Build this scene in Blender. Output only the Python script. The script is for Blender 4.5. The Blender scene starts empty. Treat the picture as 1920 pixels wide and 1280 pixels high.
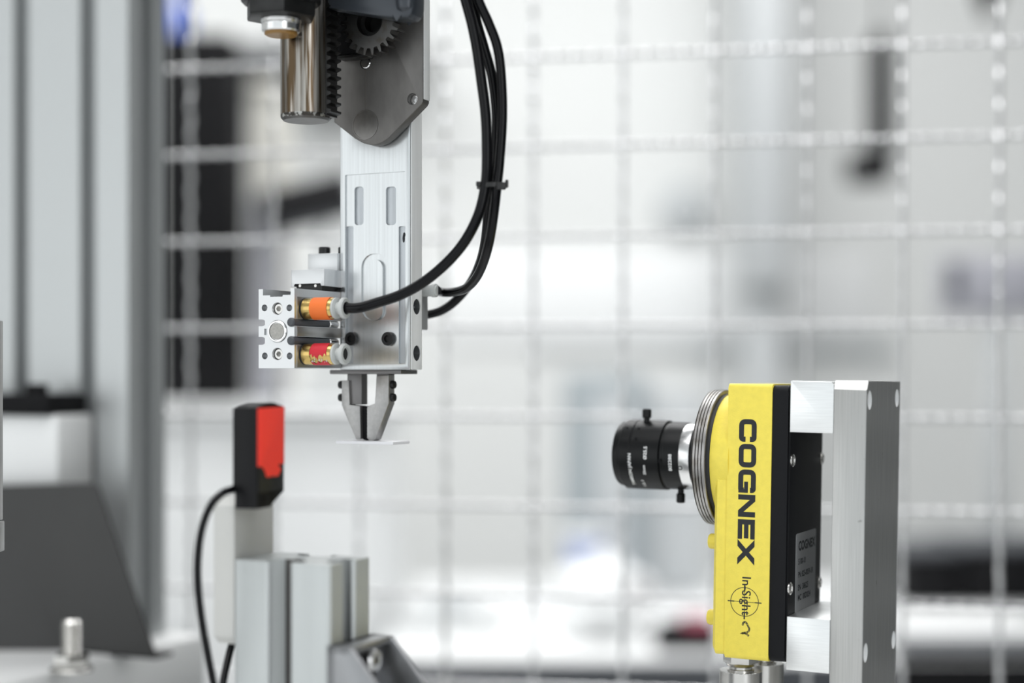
import bpy, bmesh, math, random
from mathutils import Vector, Matrix
random.seed(7)
S = bpy.context.scene
PI = math.pi
R = math.radians
# ------------------------------------------------------------------ camera
F, HOR, CZ = 3000.0, 705.0, 1.30          # focal length in px (1920 wide), horizon row, eye height
cd = bpy.data.cameras.new('photo_camera')
cam = bpy.data.objects.new('photo_camera', cd)
S.collection.objects.link(cam)
cam.location = (0, 0, CZ)
cam.rotation_euler = (PI / 2, 0, 0)
cd.sensor_width = 36
cd.lens = F * 36 / 1920
cd.shift_y = (HOR - 640) / 1920
cd.clip_start, cd.clip_end = 0.01, 60
cd.dof.use_dof = True
cd.dof.focus_distance = 0.737
cd.dof.aperture_fstop = 2.5
cd.dof.aperture_blades = 0
S.camera = cam
# ------------------------------------------------------------------ world, lights, exposure
w = bpy.data.worlds.new('hall_daylight')
S.world = w
w.use_nodes = True
bg = w.node_tree.nodes['Background']
bg.inputs[0].default_value = (0.90, 0.95, 0.97, 1)
bg.inputs[1].default_value = 0.95

def area(name, loc, aim, sx, sy, power, col=(1, 1, 1)):
    l = bpy.data.lights.new(name, 'AREA')
    l.shape = 'RECTANGLE'; l.size, l.size_y = sx, sy; l.energy = power; l.color = col
    o = bpy.data.objects.new(name, l); S.collection.objects.link(o)
    o.location = loc
    o.rotation_euler = (Vector(aim) - Vector(loc)).to_track_quat('-Z', 'Y').to_euler()
    return o
area('ceiling_lamp_near', (-0.3, 0.2, 3.25), (-0.3, 0.2, 0), 2.4, 1.2, 34)
area('ceiling_lamp_middle', (0.0, 2.3, 3.25), (0.0, 2.3, 0), 3.4, 1.0, 56)
area('ceiling_lamp_far', (-0.4, 3.7, 3.25), (-0.4, 3.9, 0), 3.8, 0.8, 42)
area('window_light', (-3.5, -1.7, 1.6), (0, -1.7, 1.6), 3.4, 2.4, 22, (0.96, 0.985, 1))
area('fill_light_right', (2.0, -2.4, 1.9), (0, 0.75, 1.2), 1.6, 1.8, 26, (0.97, 0.985, 1))  # unseen fill, added to brighten right-facing matte surfaces
S.view_settings.view_transform = 'Standard'
S.view_settings.look = 'None'
S.view_settings.exposure = 0.16
S.view_settings.gamma = 1.0
S.view_settings.use_curve_mapping = False
S.cycles.use_denoising = True
S.cycles.max_bounces = 8
S.cycles.caustics_reflective = False
S.cycles.caustics_refractive = False

# ------------------------------------------------------------------ materials
MATS = {}
def mat(name, col, rough=0.5, metal=0.0, var=None, bump=None, coat=0.0, spec=0.5, emit=None, trans=0.0, wear=None):
    """var=(scale xyz, amount) colour grain; bump=(scale xyz, strength); wear=(scale xyz, colour, lo, hi) stains with a shape of their own"""
    m = bpy.data.materials.new(name); m.use_nodes = True
    nt = m.node_tree; N = nt.nodes; L = nt.links
    b = N['Principled BSDF']
    b.inputs['Base Color'].default_value = (*col, 1)
    b.inputs['Roughness'].default_value = rough
    b.inputs['Metallic'].default_value = metal
    b.inputs['Coat Weight'].default_value = coat
    b.inputs['Specular IOR Level'].default_value = spec
    b.inputs['Transmission Weight'].default_value = trans
    if emit:
        b.inputs['Emission Color'].default_value = (*emit[0], 1); b.inputs['Emission Strength'].default_value = emit[1]
    tc = N.new('ShaderNodeTexCoord')
    def noise(sc, detail=3):
        mp = N.new('ShaderNodeMapping'); mp.inputs['Scale'].default_value = sc
        L.new(tc.outputs['Object'], mp.inputs['Vector'])
        n = N.new('ShaderNodeTexNoise'); n.inputs['Scale'].default_value = 1.0; n.inputs['Detail'].default_value = detail
        L.new(mp.outputs[0], n.inputs['Vector'])
        return n
    out = None
    if var:
        n = noise(var[0])
        r = N.new('ShaderNodeValToRGB')
        a = var[1]
        r.color_ramp.elements[0].position = 0.3; r.color_ramp.elements[1].position = 0.7
        r.color_ramp.elements[0].color = (*[max(0, c * (1 - a)) for c in col], 1)
        r.color_ramp.elements[1].color = (*[min(1, c * (1 + a)) for c in col], 1)
        L.new(n.outputs['Fac'], r.inputs[0])
        out = r.outputs[0]
    if wear:
        n = noise(wear[0], 4)
        r = N.new('ShaderNodeMapRange'); r.inputs[1].default_value = wear[2]; r.inputs[2].default_value = wear[3]
        L.new(n.outputs['Fac'], r.inputs[0])
        mx = N.new('ShaderNodeMix'); mx.data_type = 'RGBA'
        L.new(r.outputs[0], mx.inputs[0])
        mx.inputs[6].default_value = (*col, 1)
        if out: L.new(out, mx.inputs[6])
        mx.inputs[7].default_value = (*wear[1], 1)
        out = mx.outputs[2]
    if out: L.new(out, b.inputs['Base Color'])
    if bump:
        n = noise(bump[0], 2)
        bp = N.new('ShaderNodeBump'); bp.inputs['Strength'].default_value = bump[1]; bp.inputs['Distance'].default_value = 0.0002
        L.new(n.outputs['Fac'], bp.inputs['Height']); L.new(bp.outputs[0], b.inputs['Normal'])
    MATS[name] = m
    return m
M_yellow = mat('yellow_powder_coat', (0.90, 0.74, 0.10), 0.45, var=((300, 300, 300), 0.04), bump=((1600, 1600, 1600), 0.35))
M_blackhouse = mat('black_cast_housing', (0.006, 0.0065, 0.008), 0.5, spec=0.18, bump=((1800, 1800, 1800), 0.25))
M_ink = mat('black_ink', (0.012, 0.014, 0.018), 0.6)
M_marker = mat('worn_black_marker', (0.05, 0.05, 0.03), 0.8, wear=((1500, 1500, 1500), (0.45, 0.36, 0.06), 0.5, 0.62))
M_white_ink = mat('white_engraved_paint', (0.85, 0.86, 0.86), 0.6)
M_lens = mat('black_anodised_lens', (0.005, 0.0055, 0.006), 0.33, spec=0.25, bump=((2500, 2500, 2500), 0.05))
M_rubber = mat('black_rubber', (0.012, 0.012, 0.013), 0.55)
M_bright = mat('bright_turned_metal', (0.80, 0.80, 0.80), 0.22, 1.0, bump=((3000, 60, 60), 0.05))
M_ribbed = mat('ribbed_grey_metal', (0.42, 0.41, 0.40), 0.36, 1.0, bump=((2500, 300, 300), 0.2), wear=((120, 120, 120), (0.22, 0.20, 0.17), 0.5, 0.75))
M_milled = mat('milled_aluminium', (0.86, 0.87, 0.87), 0.36, 1.0, var=((60, 60, 2600), 0.07), bump=((90, 90, 2400), 0.12))
M_brush = mat('brushed_aluminium', (0.48, 0.48, 0.47), 0.38, 1.0, var=((2600, 900, 25), 0.11), bump=((2600, 900, 20), 0.12), wear=((170, 170, 140), (0.12, 0.11, 0.10), 0.70, 0.80))
M_anod = mat('satin_anodised_aluminium', (0.72, 0.75, 0.76), 0.42, 0.85, var=((30, 30, 12), 0.03))
M_grip = mat('anodised_gripper_body', (0.70, 0.71, 0.72), 0.38, 0.95, bump=((1500, 1500, 1500), 0.04))
M_plate = mat('clear_machined_slide', (0.61, 0.63, 0.64), 0.27, 0.92, var=((900, 900, 14), 0.06), bump=((1500, 900, 15), 0.06))
M_pocket = mat('shaded_pocket_floor', (0.50, 0.525, 0.55), 0.42, 0.9, var=((700, 700, 25), 0.08))  # darker than the plate: recess shade put into the colour
M_darkplate = mat('bead_blasted_steel', (0.19, 0.183, 0.176), 0.50, 0.9, var=((160, 160, 70), 0.13), bump=((1400, 1400, 1400), 0.12))
M_rod = mat('oil_stained_steel', (0.38, 0.36, 0.33), 0.30, 1.0, var=((700, 700, 9), 0.6), wear=((420, 420, 16), (0.10, 0.07, 0.042), 0.44, 0.58))
M_burnt = mat('burnt_steel_rim', (0.06, 0.055, 0.05), 0.4, 0.9, wear=((500, 500, 300), (0.5, 0.5, 0.48), 0.55, 0.6))
M_cast = mat('slate_grey_casting', (0.050, 0.057, 0.068), 0.32, 0.3, bump=((300, 300, 300), 0.15))
M_black_oxide = mat('black_oxide_steel', (0.030, 0.030, 0.030), 0.35, 0.7, var=((120, 120, 120), 0.3))
M_gear = mat('worn_gear_steel', (0.13, 0.128, 0.125), 0.36, 1.0, wear=((200, 200, 200), (0.10, 0.09, 0.08), 0.5, 0.7))
M_screw = mat('black_socket_screw', (0.012, 0.012, 0.013), 0.35, 0.3)
M_steel = mat('stainless_steel', (0.62, 0.61, 0.59), 0.24, 1.0)
M_brass = mat('brass', (0.66, 0.47, 0.17), 0.24, 1.0, bump=((200, 2000, 2000), 0.05))
M_orange = mat('orange_tape', (0.90, 0.19, 0.03), 0.6, bump=((1200, 1200, 1200), 0.15))
M_red = mat('red_tape', (0.62, 0.018, 0.035), 0.55, bump=((1200, 1200, 1200), 0.25))
M_torn = mat('torn_white_paper', (0.75, 0.70, 0.70), 0.8)
M_collar = mat('light_grey_plastic', (0.56, 0.58, 0.57), 0.4)
M_hose = mat('black_polyurethane_hose', (0.004, 0.004, 0.005), 0.22, spec=0.2)
M_tie = mat('black_nylon', (0.012, 0.012, 0.012), 0.4)
M_amber = mat('amber_seal', (0.30, 0.16, 0.04), 0.35)
M_jaw = mat('ground_steel_jaw', (0.43, 0.425, 0.42), 0.42, 0.9, var=((500, 500, 500), 0.08))
M_jawdark = mat('steel_finger', (0.20, 0.195, 0.195), 0.4, 0.9)
M_disc = mat('white_plastic', (0.94, 0.94, 0.97), 0.3)
M_sensor = mat('black_sensor_plastic', (0.005, 0.005, 0.006), 0.4, spec=0.2)
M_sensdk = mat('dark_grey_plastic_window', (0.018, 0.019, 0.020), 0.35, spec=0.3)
M_redwin = mat('red_filter_window', (1.0, 0.060, 0.040), 0.4)
M_profile = mat('anodised_extrusion', (0.52, 0.545, 0.545), 0.45, 0.45, var=((200, 200, 12), 0.04), wear=((160, 160, 60), (0.30, 0.30, 0.30), 0.70, 0.76))
M_bar = mat('sand_blasted_bar', (0.62, 0.62, 0.60), 0.55, 0.15)
M_cheek = mat('shaded_gripper_flank', (0.42, 0.41, 0.40), 0.35, 1.0)  # darker copy of the gripper body for its shaded right side
M_pol = mat('polished_steel_face', (0.30, 0.29, 0.28), 0.36, 1.0, var=((300, 300, 200), 0.12))
M_capf = mat('sintered_plug', (0.42, 0.41, 0.385), 0.55, 0.3, var=((900, 900, 900), 0.12))
M_slot = mat('extrusion_slot_shade', (0.16, 0.155, 0.15), 0.5, 0.7)  # shadow inside the slot, put into the colour
M_edge = mat('bare_machined_edge', (0.88, 0.89, 0.89), 0.5, 0.0, var=((300, 300, 20), 0.06))
M_diecast = mat('die_cast_zinc', (0.30, 0.305, 0.315), 0.34, 0.85, bump=((400, 400, 400), 0.2))
M_colface = mat('frame_extrusion', (0.60, 0.62, 0.625), 0.48, 0.8)
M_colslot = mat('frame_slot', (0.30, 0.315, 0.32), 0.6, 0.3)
M_guard = mat('dark_sheet_steel', (0.06, 0.06, 0.06), 0.45, 0.6, var=((8, 8, 5), 0.15))
M_bed = mat('machine_bed_aluminium', (0.80, 0.81, 0.81), 0.45, 0.1)
M_zinc = mat('galvanised_wire', (0.84, 0.84, 0.85), 0.18, 0.6)
M_wall = mat('painted_wall', (0.78, 0.79, 0.78), 0.7)
M_wall_dark = mat('dark_unseen_wall', (0.075, 0.08, 0.078), 0.7)
M_floor = mat('grey_epoxy_floor', (0.42, 0.43, 0.43), 0.4)
M_ceil = mat('ceiling_paint', (0.80, 0.80, 0.80), 0.8)
M_white = mat('white_laminate', (0.82, 0.83, 0.83), 0.5)
M_whiter = mat('bright_white_board', (0.90, 0.91, 0.91), 0.5)
M_lgrey = mat('light_grey_laminate', (0.55, 0.57, 0.58), 0.5)
M_mgrey = mat('blue_grey_steel', (0.36, 0.40, 0.42), 0.45)
M_dgrey = mat('dark_grey_plastic', (0.07, 0.075, 0.085), 0.5)
M_pgrey = mat('lilac_grey_vinyl', (0.38, 0.38, 0.42), 0.5)
M_blackbg = mat('matt_black', (0.006, 0.006, 0.007), 0.75, spec=0.2)
M_blue = mat('blue_plastic', (0.02, 0.09, 0.50), 0.4)
M_paleblue = mat('pale_blue_plastic', (0.25, 0.32, 0.58), 0.5)
M_cream = mat('cream_board', (0.78, 0.765, 0.70), 0.6)
M_maroon = mat('maroon_plastic', (0.30, 0.03, 0.07), 0.5)
M_labelp = mat('silver_label', (0.42, 0.43, 0.44), 0.45, 0.2)

# ------------------------------------------------------------------ object helpers (bmesh in millimetres)
COL = S.collection
def obj(name, bm, m, parent=None, smooth=True, ang=32, mm=True):
    if mm: bmesh.ops.transform(bm, matrix=Matrix.Scale(0.001, 4), verts=bm.verts)
    bmesh.ops.recalc_face_normals(bm, faces=bm.faces)
    if smooth:
        a = R(ang)
        for f in bm.faces: f.smooth = True
        for e in bm.edges:
            if len(e.link_faces) == 2 and e.calc_face_angle(0) > a: e.smooth = False
    me = bpy.data.meshes.new(name); bm.to_mesh(me); bm.free()
    me.materials.append(m)
    o = bpy.data.objects.new(name, me); COL.objects.link(o)
    if parent: o.parent = parent
    return o
def tag(o, label=None, cat=None, group=None, kind=None):
    if label: o['label'] = label
    if cat: o['category'] = cat
    if group: o['group'] = group
    if kind: o['kind'] = kind
    return o
def thing(name, label, cat, frame=None, group=None):
    o = bpy.data.objects.new(name, None); COL.objects.link(o)
    o.empty_display_size = 0.02
    if frame: o.matrix_world = frame.M
    return tag(o, label, cat, group)
def BM(): return bmesh.new()
def box(bm, x0, x1, y0, y1, z0, z1, bev=0.0, seg=2):
    r = bmesh.ops.create_cube(bm, size=1.0)
    vs = r['verts']
    for v in vs:
        v.co = Vector((x0 + (v.co.x + .5) * (x1 - x0), y0 + (v.co.y + .5) * (y1 - y0), z0 + (v.co.z + .5) * (z1 - z0)))
    if bev > 0:
        es = list({e for v in vs for e in v.link_edges})
        bmesh.ops.bevel(bm, geom=es, offset=bev, segments=seg, profile=0.5, affect='EDGES', clamp_overlap=True)
    return bm
def basis(axis):
    a = Vector(axis).normalized()
    t = Vector((0, 0, 1)) if abs(a.z) < 0.9 else Vector((1, 0, 0))
    u = t.cross(a).normalized(); v = a.cross(u)
    return a, u, v
def lathe(bm, prof, o, axis, n=40, close=True):
    """prof: list of (distance along axis, radius)"""
    a, u, v = basis(axis); o = Vector(o); rings = []
    for (s, r) in prof:
        c = o + a * s
        rings.append([bm.verts.new(c + (u * math.cos(2 * PI * k / n) + v * math.sin(2 * PI * k / n)) * max(r, 1e-4)) for k in range(n)])
    for A, B in zip(rings[:-1], rings[1:]):
        for k in range(n):
            bm.faces.new((A[k], A[(k + 1) % n], B[(k + 1) % n], B[k]))
    if close:
        bm.faces.new(rings[0]); bm.faces.new(rings[-1])
    return bm
def cyl(bm, p0, p1, r, n=28, ch=0.0):
    p0, p1 = Vector(p0), Vector(p1); L = (p1 - p0).length
    if ch: return lathe(bm, [(0, r - ch), (ch, r), (L - ch, r), (L, r - ch)], p0, p1 - p0, n)
    return lathe(bm, [(0, r), (L, r)], p0, p1 - p0, n)
def ring(bm, c, axis, r, t, n=40, m=10):
    """torus"""
    a, u, v = basis(axis); c = Vector(c); rows = []
    for k in range(n):
        d = u * math.cos(2 * PI * k / n) + v * math.sin(2 * PI * k / n)
        rows.append([bm.verts.new(c + d * (r + t * math.cos(2 * PI * j / m)) + a * t * math.sin(2 * PI * j / m)) for j in range(m)])
    for k in range(n):
        A, B = rows[k], rows[(k + 1) % n]
        for j in range(m): bm.faces.new((A[j], A[(j + 1) % m], B[(j + 1) % m], B[j]))
    return bm
def prism(bm, pts, ax, a, b, bev=0.0):
    """2-D outline extruded along local axis ax between a and b; x: (y,z), y: (x,z), z: (x,y)"""
    def P(p, t): return {'x': (t, p[0], p[1]), 'y': (p[0], t, p[1]), 'z': (p[0], p[1], t)}[ax]
    A = [bm.verts.new(P(p, a)) for p in pts]; B = [bm.verts.new(P(p, b)) for p in pts]
    fa = bm.faces.new(A); fb = bm.faces.new(B)
    for k in range(len(pts)):
        j = (k + 1) % len(pts); bm.faces.new((A[k], A[j], B[j], B[k]))
    if bev > 0:
        es = list(set(fa.edges) | set(fb.edges))
        bmesh.ops.bevel(bm, geom=es, offset=bev, segments=2, profile=0.5, affect='EDGES', clamp_overlap=True)
    return bm
def catmull(P, n=10):
    P = [Vector(p) for p in P]; Q = [P[0] * 2 - P[1]] + P + [P[-1] * 2 - P[-2]]; out = []
    for i in range(1, len(Q) - 2):
        for k in range(n):
            t = k / n
            out.append(0.5 * ((2 * Q[i]) + (Q[i + 1] - Q[i - 1]) * t + (2 * Q[i - 1] - 5 * Q[i] + 4 * Q[i + 1] - Q[i + 2]) * t * t + (3 * Q[i] - Q[i - 1] - 3 * Q[i + 1] + Q[i + 2]) * t ** 3))
    return out + [P[-1]]
def tube(bm, pts, r, n=14):
    pts = [Vector(p) for p in pts]; prev = None; rows = []
    for i, p in enumerate(pts):
        t = (pts[min(i + 1, len(pts) - 1)] - pts[max(i - 1, 0)]).normalized()
        if prev is None: _, u, v = basis(t)
        else:
            u = (prev - t * prev.dot(t)).normalized(); v = t.cross(u)
        prev = u
        rows.append([bm.verts.new(p + (u * math.cos(2 * PI * k / n) + v * math.sin(2 * PI * k / n)) * r) for k in range(n)])
    for A, B in zip(rows[:-1], rows[1:]):
        for k in range(n): bm.faces.new((A[k], A[(k + 1) % n], B[(k + 1) % n], B[k]))
    bm.faces.new(rows[0]); bm.faces.new(rows[-1])
    return bm
def tmpo(bm):
    bmesh.ops.recalc_face_normals(bm, faces=bm.faces)
    me = bpy.data.meshes.new('tmp'); bm.to_mesh(me); bm.free()
    o = bpy.data.objects.new('tmp', me); COL.objects.link(o); return o
def cut(bm, cutters):
    """subtract a list of cutter bmeshes"""
    a = tmpo(bm); bs = [tmpo(c) for c in cutters]
    for b in bs:
        md = a.modifiers.new('b', 'BOOLEAN'); md.operation = 'DIFFERENCE'; md.object = b; md.solver = 'EXACT'
    dg = bpy.context.evaluated_depsgraph_get(); dg.update()
    me = bpy.data.meshes.new_from_object(a.evaluated_get(dg))
    out = bmesh.new(); out.from_mesh(me)
    for o in [a] + bs:
        m_ = o.data; bpy.data.objects.remove(o); bpy.data.meshes.remove(m_)
    bpy.data.meshes.remove(me)
    return out
def hexs(r, z=0): return [(r * math.cos(PI / 3 * k + z), r * math.sin(PI / 3 * k + z)) for k in range(6)]

def P(px, py, D):                                   # world point seen at a pixel at depth D metres
    return Vector(((px - 960) / F * D, D, CZ - (py - HOR) / F * D))
class Frame:                                        # local frame of a part of the machine, millimetres
    def __init__(s, px, py, D, deg=25.5, roll=0.0):
        s.o = P(px, py, D)
        s.M = Matrix.Translation(s.o) @ Matrix.Rotation(R(roll), 4, 'Y') @ Matrix.Rotation(-R(deg), 4, 'Z')
        s.I = s.M.inverted()
    def _hit(s, px, py, ax, val):
        o = s.I @ Vector((0, 0, CZ)); d = (s.I @ P(px, py, 1.0)) - o
        t = (val / 1000 - o[ax]) / d[ax]
        return (o + d * t) * 1000
    def fr(s, px, py, y=0.0): return s._hit(px, py, 1, y)      # on the plane y = const (mm)
    def sd(s, px, py, x=0.0): return s._hit(px, py, 0, x)      # on the plane x = const (mm)
    def tp(s, px, py, z=0.0): return s._hit(px, py, 2, z)
    def xz(s, pts, y=0.0): return [(lambda v: (v.x, v.z))(s.fr(a, b, y)) for a, b in pts]
    def yz(s, pts, x=0.0): return [(lambda v: (v.y, v.z))(s.sd(a, b, x)) for a, b in pts]
    def at(s, px, py, D): return (s.I @ P(px, py, D)) * 1000

# flat lettering ---------------------------------------------------------------
def text2d(s, size, bold=0.0, sx=1.0, align='LEFT'):
    cu = bpy.data.curves.new('t', 'FONT'); cu.body = s; cu.size = size; cu.offset = bold; cu.align_x = align; cu.resolution_u = 3
    o = bpy.data.objects.new('t', cu); COL.objects.link(o)
    dg = bpy.context.evaluated_depsgraph_get(); dg.update()
    me = bpy.data.meshes.new_from_object(o.evaluated_get(dg))
    V = [(v.co.x * sx, v.co.y) for v in me.vertices]; Fc = [tuple(p.vertices) for p in me.polygons]
    bpy.data.objects.remove(o); bpy.data.curves.remove(cu); bpy.data.meshes.remove(me)
    return V, Fc
def stroke2d(pts, t, closed=False, rnd=0.0):
    P2 = [Vector(p) for p in pts]; n = len(P2); Q = []
    for i, p in enumerate(P2):
        if rnd and (closed or 0 < i < n - 1):
            a = (P2[i - 1] - p); b = (P2[(i + 1) % n] - p)
            r_ = min(rnd, a.length * .5, b.length * .5); a.normalize(); b.normalize()
            for k in range(6):
                s = k / 5; Q.append((p + a * r_) * (1 - s) ** 2 + p * 2 * s * (1 - s) + (p + b * r_) * s * s)
        else: Q.append(p)
    m_ = len(Q); V = []; Fc = []
    for i, p in enumerate(Q):
        a = Q[i - 1] if (i > 0 or closed) else None; b = Q[(i + 1) % m_] if (i < m_ - 1 or closed) else None
        d1 = (p - a).normalized() if a is not None and (p - a).length > 1e-6 else None
        d2 = (b - p).normalized() if b is not None and (b - p).length > 1e-6 else None
        d1 = d1 or d2; d2 = d2 or d1
        n1 = Vector((-d1.y, d1.x)); n2 = Vector((-d2.y, d2.x)); nn = (n1 + n2)
        nn = nn / max(1e-6, nn.length) ; k = 1 / max(0.5, nn.dot(n1))
        V += [tuple(p + nn * t / 2 * k), tuple(p - nn * t / 2 * k)]
    for i in range(m_ if closed else m_ - 1):
        j = (i + 1) % m_; Fc.append((2 * i, 2 * i + 1, 2 * j + 1, 2 * j))
    return V, Fc
def poly2d(pts): return [tuple(p) for p in pts], [tuple(range(len(pts)))]
def join2d(parts):
    V = []; Fc = []
    for (v, f), (dx, dy) in parts:
        o = len(V); V += [(a + dx, b + dy) for a, b in v]; Fc += [tuple(k + o for k in q) for q in f]
    return V, Fc
def decal(bm, VF, fn, sep=False):
    """fn(x, y, h) -> 3-D point; gives the flat print a hair of thickness"""
    V, Fc = VF
    if sep:                                              # strokes that overlap lie a few microns apart
        for i, q in enumerate(Fc):
            bm.faces.new([bm.verts.new(fn(V[k][0], V[k][1], 0.0025 * i)) for k in q])
        return bm
    T = [bm.verts.new(fn(a, b, 0)) for a, b in V]
    for q in Fc:
        if len(set(q)) > 2:
            try: bm.faces.new([T[k] for k in q])
            except ValueError: pass
    return bm

# ================================================================== ROOM
def rbox(name, x0, x1, y0, y1, z0, z1, m, bev=0.0, parent=None):
    bm = BM(); box(bm, x0, x1, y0, y1, z0, z1, bev); return obj(name, bm, m, parent, mm=False)
for nm, b, m_ in (('floor', (-3.6, 3.6, -3.5, 5.2, -0.1, 0), M_floor), ('wall_back', (-3.6, 3.6, 5.0, 5.2, 0, 3.4), M_wall),
                  ('wall_left', (-3.8, -3.6, -3.5, 5.2, 0, 3.4), M_wall), ('wall_right', (2.2, 2.4, -3.5, 5.2, 0, 3.4), M_wall_dark),  # unseen right wall, set close and dark to darken metal reflections
                  ('ceiling', (-3.6, 3.6, -3.5, 5.2, 3.4, 3.5), M_ceil)):
    rbox(nm, *b, m_)['kind'] = 'structure'

# ================================================================== MACHINE FRAME
ZT = 1.095                                            # table top
G0 = Frame(552, 615, 0.723)
MF = Frame(240, 640, 1.000)                           # corner of the big upright
zb = (1.134 - CZ) * 1000
fr_o = MF.o
# table under the machine (just below the frame)
TF = Frame(240, 640, 1.000); TF.M = Matrix.Translation((MF.o.x, MF.o.y, 0)) @ Matrix.Rotation(-R(25.5), 4, 'Z'); TF.I = TF.M.inverted()
edge = TF.tp(380, 1185, 1134); edge2 = TF.tp(0, 1285, 1134)
xe = (edge.x + edge2.x) / 2
t = thing('machine_table', 'light aluminium machine table carrying the whole fixture, plate edge bright at lower left', 'table', TF)
bm = BM(); box(bm, -300, 760, -700, -6, 1055, 1095, 2); obj('tabletop', bm, M_bed, t)
bm = BM(); box(bm, -300, xe, -560, 50, 1095.5, 1134, 5); obj('bed_plate', bm, M_bed, t)
bm = BM(); box(bm, -300, xe, -8, 50, 1055, 1096, 1); obj('rear_rail', bm, M_bed, t)
for (lx, ly) in ((-290, -680), (720, -680), (-290, -60), (720, -60)):
    bm = BM(); box(bm, lx, lx + 40, ly, ly + 40, 0, 1055.5, 2); obj('leg', bm, M_profile, t)

# big upright extrusion, left
t = thing('frame_upright', 'tall blurred grey aluminium extrusion with dark slots along the left edge', 'post', TF)
Z0, Z1 = 1133.5, 1900
o_ = [MF.fr(px, 640, 0).x for px in (40, 165)]
slots = [o_[1], o_[0], 2 * o_[0] - o_[1]]
sw, sdp = 6.5, 13
xs0 = slots[-1] - 33
pts = [(0, 0)]
side_y = MF.sd(310, 640, 0).y
pts = [(0, 0), (0, side_y * .36), (-9, side_y * .36), (-9, side_y * .64), (0, side_y * .64), (0, side_y), (xs0, side_y), (xs0, 0)]
for sx_ in reversed(slots):
    pts += [(sx_ - sw, 0), (sx_ - sw, sdp * .35), (sx_ - sw * 1.5, sdp * .5), (sx_ - sw * 1.5, sdp), (sx_ + sw * 1.5, sdp), (sx_ + sw * 1.5, sdp * .5), (sx_ + sw, sdp * .35), (sx_ + sw, 0)]
bm = BM(); prism(bm, pts, 'z', Z0, Z1); obj('extrusion', bm, M_colface, t)
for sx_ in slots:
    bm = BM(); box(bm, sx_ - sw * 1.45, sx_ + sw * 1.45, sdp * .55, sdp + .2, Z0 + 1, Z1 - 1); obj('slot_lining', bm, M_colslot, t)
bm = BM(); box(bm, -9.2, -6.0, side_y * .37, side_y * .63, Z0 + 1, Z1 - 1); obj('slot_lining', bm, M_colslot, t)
# overhead arm that carries the head (above the frame of the photograph)
tgt = TF.I @ (G0.M @ Vector((0.02, 0.055, 0)))
ax_, ay_ = tgt.x * 1000, tgt.y * 1000
bm = BM(); box(bm, xs0, 0, -12, side_y + 10, 1640, 1700, 2); box(bm, -60, ax_ + 30, -12, side_y + 4, 1640, 1700, 2)
box(bm, ax_ - 30, ax_ + 30, ay_ - 20, 0, 1640, 1700, 2); obj('overhead_arm', bm, M_colface, t)

# sheet-metal guard, clamp, stud
t = thing('sheet_guard', 'dark folded sheet steel guard with slanting edge, standing before the left upright', 'guard', TF)
yg = -42.0
def gp(px, py, dy=0): v = MF.fr(px, py, yg + dy); return Vector((v.x, v.y, v.z + fr_o.z * 1000))
bm = BM()
outl = [gp(-160, 905), gp(172, 905), gp(182, 912), gp(292, 1172)]
zbt = 1134.2
poly = [(v.x, v.z) for v in outl]; poly[3] = (poly[3][0], zbt); poly += [(gp(110, 1180).x, zbt), (gp(2, 985).x, poly[0][1] - 28)]
fold_a, fold_b = gp(-30, 905), gp(115, 1185)
right = [(fold_a.x, poly[0][1]), poly[1], poly[2], poly[3], (fold_b.x, zbt)]
prism(bm, right, 'y', yg, yg + 2.0)
obj('panel', bm, M_guard, t)
bm = BM()
A = [Vector((fold_a.x, yg, poly[0][1])), Vector((fold_b.x, yg, zbt)), Vector((fold_b.x - 150, yg - 75, zbt)), Vector((fold_a.x - 150, yg - 75, poly[0][1]))]
vs = [bm.verts.new(v) for v in A]; f0 = bm.faces.new(vs)
r_ = bmesh.ops.extrude_face_region(bm, geom=[f0]); bmesh.ops.translate(bm, vec=(-0.6, 1.8, 0), verts=[v for v in r_['geom'] if isinstance(v, bmesh.types.BMVert)])
obj('folded_panel', bm, M_guard, t)
bm = BM(); box(bm, fold_b.x, poly[3][0], yg, yg + 16, zbt - 0.5, zbt + 2, .4); obj('foot_flange', bm, M_guard, t)

t = thing('clamp_block', 'white clamp block topped by a black pad, fixed to the left upright', 'block', TF)
def cp(px, py): v = MF.fr(px, py, -34); return v.x, v.z + fr_o.z * 1000
x1_, z1_ = cp(108, 778); _, z0_ = cp(108, 930); xp, zp = cp(98, 738)
bm = BM(); box(bm, x1_ - 120, x1_, -34, -0.3, z0_, z1_, 3); obj('block', bm, M_white, t)
bm = BM(); box(bm, x1_ - 120, xp, -38, -0.5, z1_, zp, 3); cyl(bm, (xp - 25, -20, zp - 1), (xp - 25, -20, zp + 6), 7); obj('pad', bm, M_blackbg, t)

t = thing('threaded_stud', 'short threaded bolt with nut and washer standing up from the machine bed', 'bolt', TF)
b0 = TF.tp(134, 1258, 1134)
bm = BM(); prof = [(0, 5.6)]
for k in range(14): prof += [(4 + k * 1.75, 5.0), (4 + k * 1.75 + .9, 5.9)]
prof += [(28.5, 5.0), (29.5, 4.2)]
lathe(bm, prof, (b0.x, b0.y, 1134), (0, 0, 1), 24); obj('thread', bm, M_steel, t)
bm = BM(); prism(bm, [(b0.x + a, b0.y + b) for a, b in hexs(10)], 'z', 1136, 1143.5, .6); obj('nut', bm, M_steel, t)
bm = BM(); cyl(bm, (b0.x, b0.y, 1134.1), (b0.x, b0.y, 1136), 12, 28, .3); obj('washer', bm, M_steel, t)

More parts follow.
